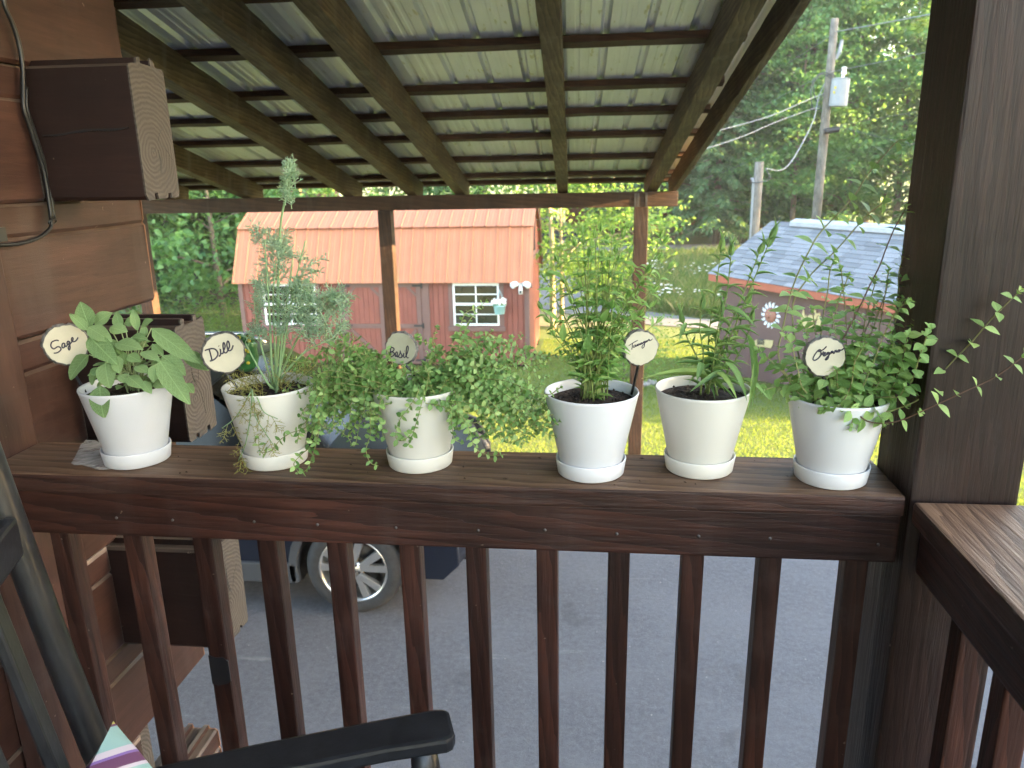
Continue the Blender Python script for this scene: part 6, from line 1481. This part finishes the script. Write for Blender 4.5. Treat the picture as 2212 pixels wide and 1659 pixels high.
# ================================================================== POLES AND LINES
M['polewood'] = wood('pole_wood', (0.13, 0.118, 0.10), (0.24, 0.215, 0.185), 0.85, 8, specks=False, axis=2)
M['can'] = flat('transformer_grey', (0.27, 0.29, 0.32), 0.55, var=0.05)
M['wire'] = flat('line_wire', (0.07, 0.075, 0.08), 0.5, metal=0.3)
M['wirelight'] = flat('line_aluminium', (0.24, 0.26, 0.28), 0.5, metal=0.3)
PY = 27.0
def pz8(x, y, Y=PY): return at(*Z8b(x, y), Y=Y)
b0, t0 = pz8(1085, 1200), pz8(1188, 110); gdir = (t0-b0)/(t0[2]-b0[2]); base = b0+gdir*(gz(b0[0], PY)-b0[2])
up_ = empty('utility_pole', base, 'tall weathered utility pole carrying a grey transformer', 'utility pole')
mb = MB(); mb.tube([base-gdir*0.3, base+gdir*3, base+gdir*6, t0], [0.16, 0.15, 0.135, 0.115], 14); mb.build('pole', M['polewood'], up_, smooth=True)
ct, cbm = pz8(1222, 468, PY-0.1), pz8(1203, 632, PY-0.1); R_ = 0.285
ax_ = (ct-cbm); mb = MB(); mb.tube([cbm, cbm+ax_*0.02, ct-ax_*0.04, ct, ct+ax_*0.03], [R_*0.98, R_, R_, R_*1.05, R_*0.7], 22); tc_ = mb.build('transformer_can', M['can'], up_, smooth=False)
mb = MB(); q0 = pz8(1232, 462, PY-0.1); 
mb.tube([q0, q0+np.array([0.02, 0, 0.10]), q0+np.array([0.03, 0, 0.12]), q0+np.array([0.03, 0, 0.22]), q0+np.array([0.03, 0, 0.30]), q0+np.array([0.03, 0, 0.32])], [0.05, 0.05, 0.09, 0.06, 0.09, 0.04], 12); mb.build('bushing', M['vinyl'], tc_)
for (x, y) in ((1258, 492), (1250, 552), (1160, 552)):
    c = pz8(x, y, PY-0.1); mb = MB(); mb.box(c[0]-0.06, c[0]+0.06, c[1]-0.03, c[1]+0.03, c[2]-0.045, c[2]+0.045); mb.build('bracket', M['can'], tc_)
for (x, y) in ((1190, 520), (1183, 548)):
    c = pz8(x, y, PY-0.1-R_-0.012); mb = MB(); mb.box(c[0]-0.03, c[0]+0.03, c[1], c[1]+0.012, c[2]-0.04, c[2]+0.04); mb.build('warning_label', M['frogdot'], tc_)
c = pz8(1215, 290); mb = MB(); mb.tube([c+np.array([-0.09, 0, -0.3]), c+np.array([0.0, -0.03, -0.1]), c+np.array([0.04, -0.03, 0.25])], [0.05, 0.07, 0.05], 10); mb.build('arrester', M['can'], up_)
c = pz8(1186, 180); mb = MB()
for dz in (0, 0.09, 0.18): mb.tube([c+np.array([0, 0, dz]), c+np.array([0, 0, dz+0.03])], [0.11, 0.06], 12)
mb.tube([c-np.array([0, 0, 0.1]), c+np.array([0, 0, 0.32])], 0.03, 8); mb.build('insulator', M['vinyl'], up_)
c = pz8(1165, 775, PY-0.2); mb = MB(); mb.tube([c-np.array([0.22, 0, 0.03]), c+np.array([0.25, 0, 0.03])], 0.085, 12); mb.build('splice_case', M['iron'], up_)
b0, t0 = pz8(705, 1420, 21), pz8(740, 960, 21); gdir = (t0-b0)/(t0[2]-b0[2]); base = b0+gdir*(gz(b0[0], 21)-b0[2])
sp_ = empty('service_pole', base, 'short wooden service pole with metal conduit behind the grey roof', 'utility pole')
mb = MB(); mb.tube([base, base+(t0-base)*0.5, t0], [0.13, 0.125, 0.115], 14); mb.build('pole', M['polewood'], sp_, smooth=True)
mb = MB(); cd = [base+np.array([-0.17, -0.03, 0]), pz8(688, 1400, 20.95), pz8(703, 1085, 20.95), pz8(698, 1060, 20.95), pz8(688, 1065, 20.95)]; mb.tube(cd, 0.038, 10); mb.build('conduit', M['can'], sp_, smooth=True)
mb = MB(); mb.tube(spline([pz8(690, 1068, 20.9), pz8(700, 1085, 20.85), pz8(780, 1075, 20.85), pz8(800, 1050, 20.85), pz8(778, 1005, 20.85)], 4), 0.014, 6); mb.build('drip_loop', M['wire'], sp_)
WL = [([(1186, 190), (1450, 142), (1830, 70)], 27, 20, 'power line from pole top towards the thick post'), ([(1183, 200), (980, 330), (700, 500), (300, 700)], 27, 45, 'topmost power line running left behind the carport roof'),
      ([(1150, 430), (1450, 370), (1830, 290)], 27, 20, 'second power line right of the transformer'), ([(1140, 440), (900, 555), (530, 760), (200, 930)], 27, 45, 'second power line left of the transformer'),
      ([(1120, 555), (1000, 605), (800, 690), (510, 772), (200, 850)], 27, 22, 'thick cable bundle below the second power line'), ([(1100, 630), (850, 720), (640, 810), (430, 880), (150, 960)], 27, 22, 'lower thick cable running to the left'),
      ([(1110, 758), (1000, 810), (600, 990), (250, 1130), (-60, 1230)], 27, 40, 'lowest dark cable running left from the pole'), ([(1130, 765), (1200, 748), (1450, 702), (1830, 640)], 27, 20, 'dark cable right of the pole below the transformer'),
      ([(1195, 748), (1500, 825), (1830, 890)], 27, 24, 'sloping guy cable descending right of the pole')]
for q, y0, y1, lab in WL:
    e = empty('power_line', pz8(*q[0], y0), lab, 'cable', 'overhead lines at the utility pole')
    thick = 0.013 if 'thick' in lab else 0.0075
    mb = MB(); mb.tube(spline([pz8(x, y, y0+(y1-y0)*i/(len(q)-1)) for i, (x, y) in enumerate(q)], 6), thick, 6); mb.build('wire', M['wire'] if 'dark' in lab or 'guy' in lab else M['wirelight'], e)
e = empty('service_drop', pz8(1060, 700, 25), 'looping service cable between the tall and short poles', 'cable')
mb = MB(); mb.tube(spline([pz8(1130, 490, 27), pz8(1090, 580, 26.8), pz8(1065, 700, 26), pz8(1000, 840, 24.5), pz8(920, 970, 23), pz8(860, 1012, 22), pz8(778, 1000, 21)], 6), 0.015, 6); mb.build('cable', M['wirelight'], e)
e = empty('cable_loops', pz8(1090, 520), 'black coiled cable loops beside the transformer', 'cable')
for q in ([(1190, 490), (1140, 430), (1070, 460), (1045, 540), (1060, 650), (1110, 640)], [(1170, 470), (1110, 440), (1060, 500), (1080, 600), (1120, 560)], [(1200, 500), (1180, 440), (1130, 450)]):
    mb = MB(); mb.tube(spline([pz8(x, y, PY-0.15) for x, y in q], 5), 0.016, 6); mb.build('loop', M['wire'], e)

# ================================================================== FAR THINGS
fcx, fcy = -2.9, 35.0; fz = gz(fcx, fcy)+0.26
fcar = empty('parked_car', (fcx, fcy, fz), 'small dark car parked far off beside the roadside tree', 'car')
prf = [(-2.1, 0.35), (-2.1, 0.75), (-1.3, 0.95), (-0.6, 1.42), (0.9, 1.45), (1.6, 1.0), (2.1, 0.9), (2.15, 0.4)]
mb = MB(); mb.prism(prf, fcy-0.85, fcy+0.85, lambda u, v, w: (fcx+u, w, fz+v)); mb.build('body', M['paint'], fcar, bevel=0.06)
mb = MB(); mb.prism([(-1.1, 0.97), (-0.55, 1.34), (0.85, 1.37), (1.35, 1.0)], fcy-0.87, fcy-0.86, lambda u, v, w: (fcx+u, w, fz+v)); mb.build('side_window', M['carglass'], fcar)
for dx in (-1.35, 1.35):
    mb = MB(); mb.tube([(fcx+dx, fcy-0.9, fz+0.33), (fcx+dx, fcy-0.68, fz+0.33)], 0.33, 20); w_ = mb.build('wheel', M['tyre'], fcar)
    mb = MB(); mb.tube([(fcx+dx, fcy-0.92, fz+0.33), (fcx+dx, fcy-0.89, fz+0.33)], 0.21, 16); mb.build('rim', M['alloy'], w_)
hx, hy = 3.0, 47.0; hz = gz(hx, hy)
fh = empty('far_house', (hx, hy, hz), 'long low maroon house far behind the carport post', 'house')
M['maroon'] = flat('maroon_siding', (0.14, 0.035, 0.035), 0.7)
mb = MB(); mb.box(hx-5, hx+3.5, hy, hy+6, hz, hz+1.9); mb.build('wall', M['maroon'], fh)
mb = MB(); mb.prism([(hy-0.4, hz+1.85), (hy+3, hz+3.3), (hy+6.4, hz+1.85)], hx-5.4, hx+3.9, lambda u, v, w: (w, u, v)); mb.build('roof', M['brownwall'], fh)
for x in (-3.6, -1.2, 1.4): mb = MB(); mb.box(hx+x, hx+x+0.9, hy-0.04, hy-0.005, hz+0.8, hz+1.6); mb.build('window', M['glass'], fh)
ph = empty('plank_hut', (-11.5, 22.6, gz(-11, 22)), 'dark grey plank hut half hidden among the trees left of the shed', 'hut')
M['greyplank'] = wood('grey_plank', (0.07, 0.06, 0.065), (0.13, 0.115, 0.115), 0.85, 10, specks=False)
for k in range(15):
    z = gz(-11, 22)+0.1+k*0.19; board('plank', (-14.2, 22.6, z), (-8.9, 22.6, z), 0.025, 0.183, M['greyplank'], ph, bevel=0)
mb = MB(); mb.box(-14.15, -8.95, 22.63, 25.6, gz(-11, 22), gz(-11, 22)+2.85); mb.build('hut_body', M['greyplank'], ph)
zb = gz(-11, 22); mb = MB(); mb.box(-12.0, -11.9, 22.55, 22.585, zb+0.05, zb+2.0); mb.box(-11.0, -10.9, 22.55, 22.585, zb+0.05, zb+2.0); mb.box(-11.9, -11.0, 22.55, 22.585, zb+1.9, zb+2.0); mb.build('door_frame', M['greyplank'], ph)
mb = MB(); mb.prism([(22.2, zb+2.8), (24.1, zb+3.7), (26.0, zb+2.8)], -14.6, -8.5, lambda u, v, w: (w, u, v)); mb.build('roof', M['brownwall'], ph)

# ================================================================== LENS GLARE VEIL
mb = MB(); mb.box(-950, 950, -950, 950, -3.0, 26.0)  # thin volume added in place of lens glare, pales the distant woods
def veilm():
    m = bpy.data.materials.new('glare_veil_volume'); m.use_nodes = True; nt = m.node_tree; nt.nodes.clear()
    o = nt.nodes.new('ShaderNodeOutputMaterial'); v = nt.nodes.new('ShaderNodeVolumePrincipled')
    v.inputs['Density'].default_value = 0.0009; v.inputs['Color'].default_value = (0.92, 0.94, 0.96, 1); nt.links.new(v.outputs[0], o.inputs['Volume']); return m
tag(mb.build('haze', veilm()), 'thin pale veil added for lens glare over lawn and woods', 'haze', kind='stuff')
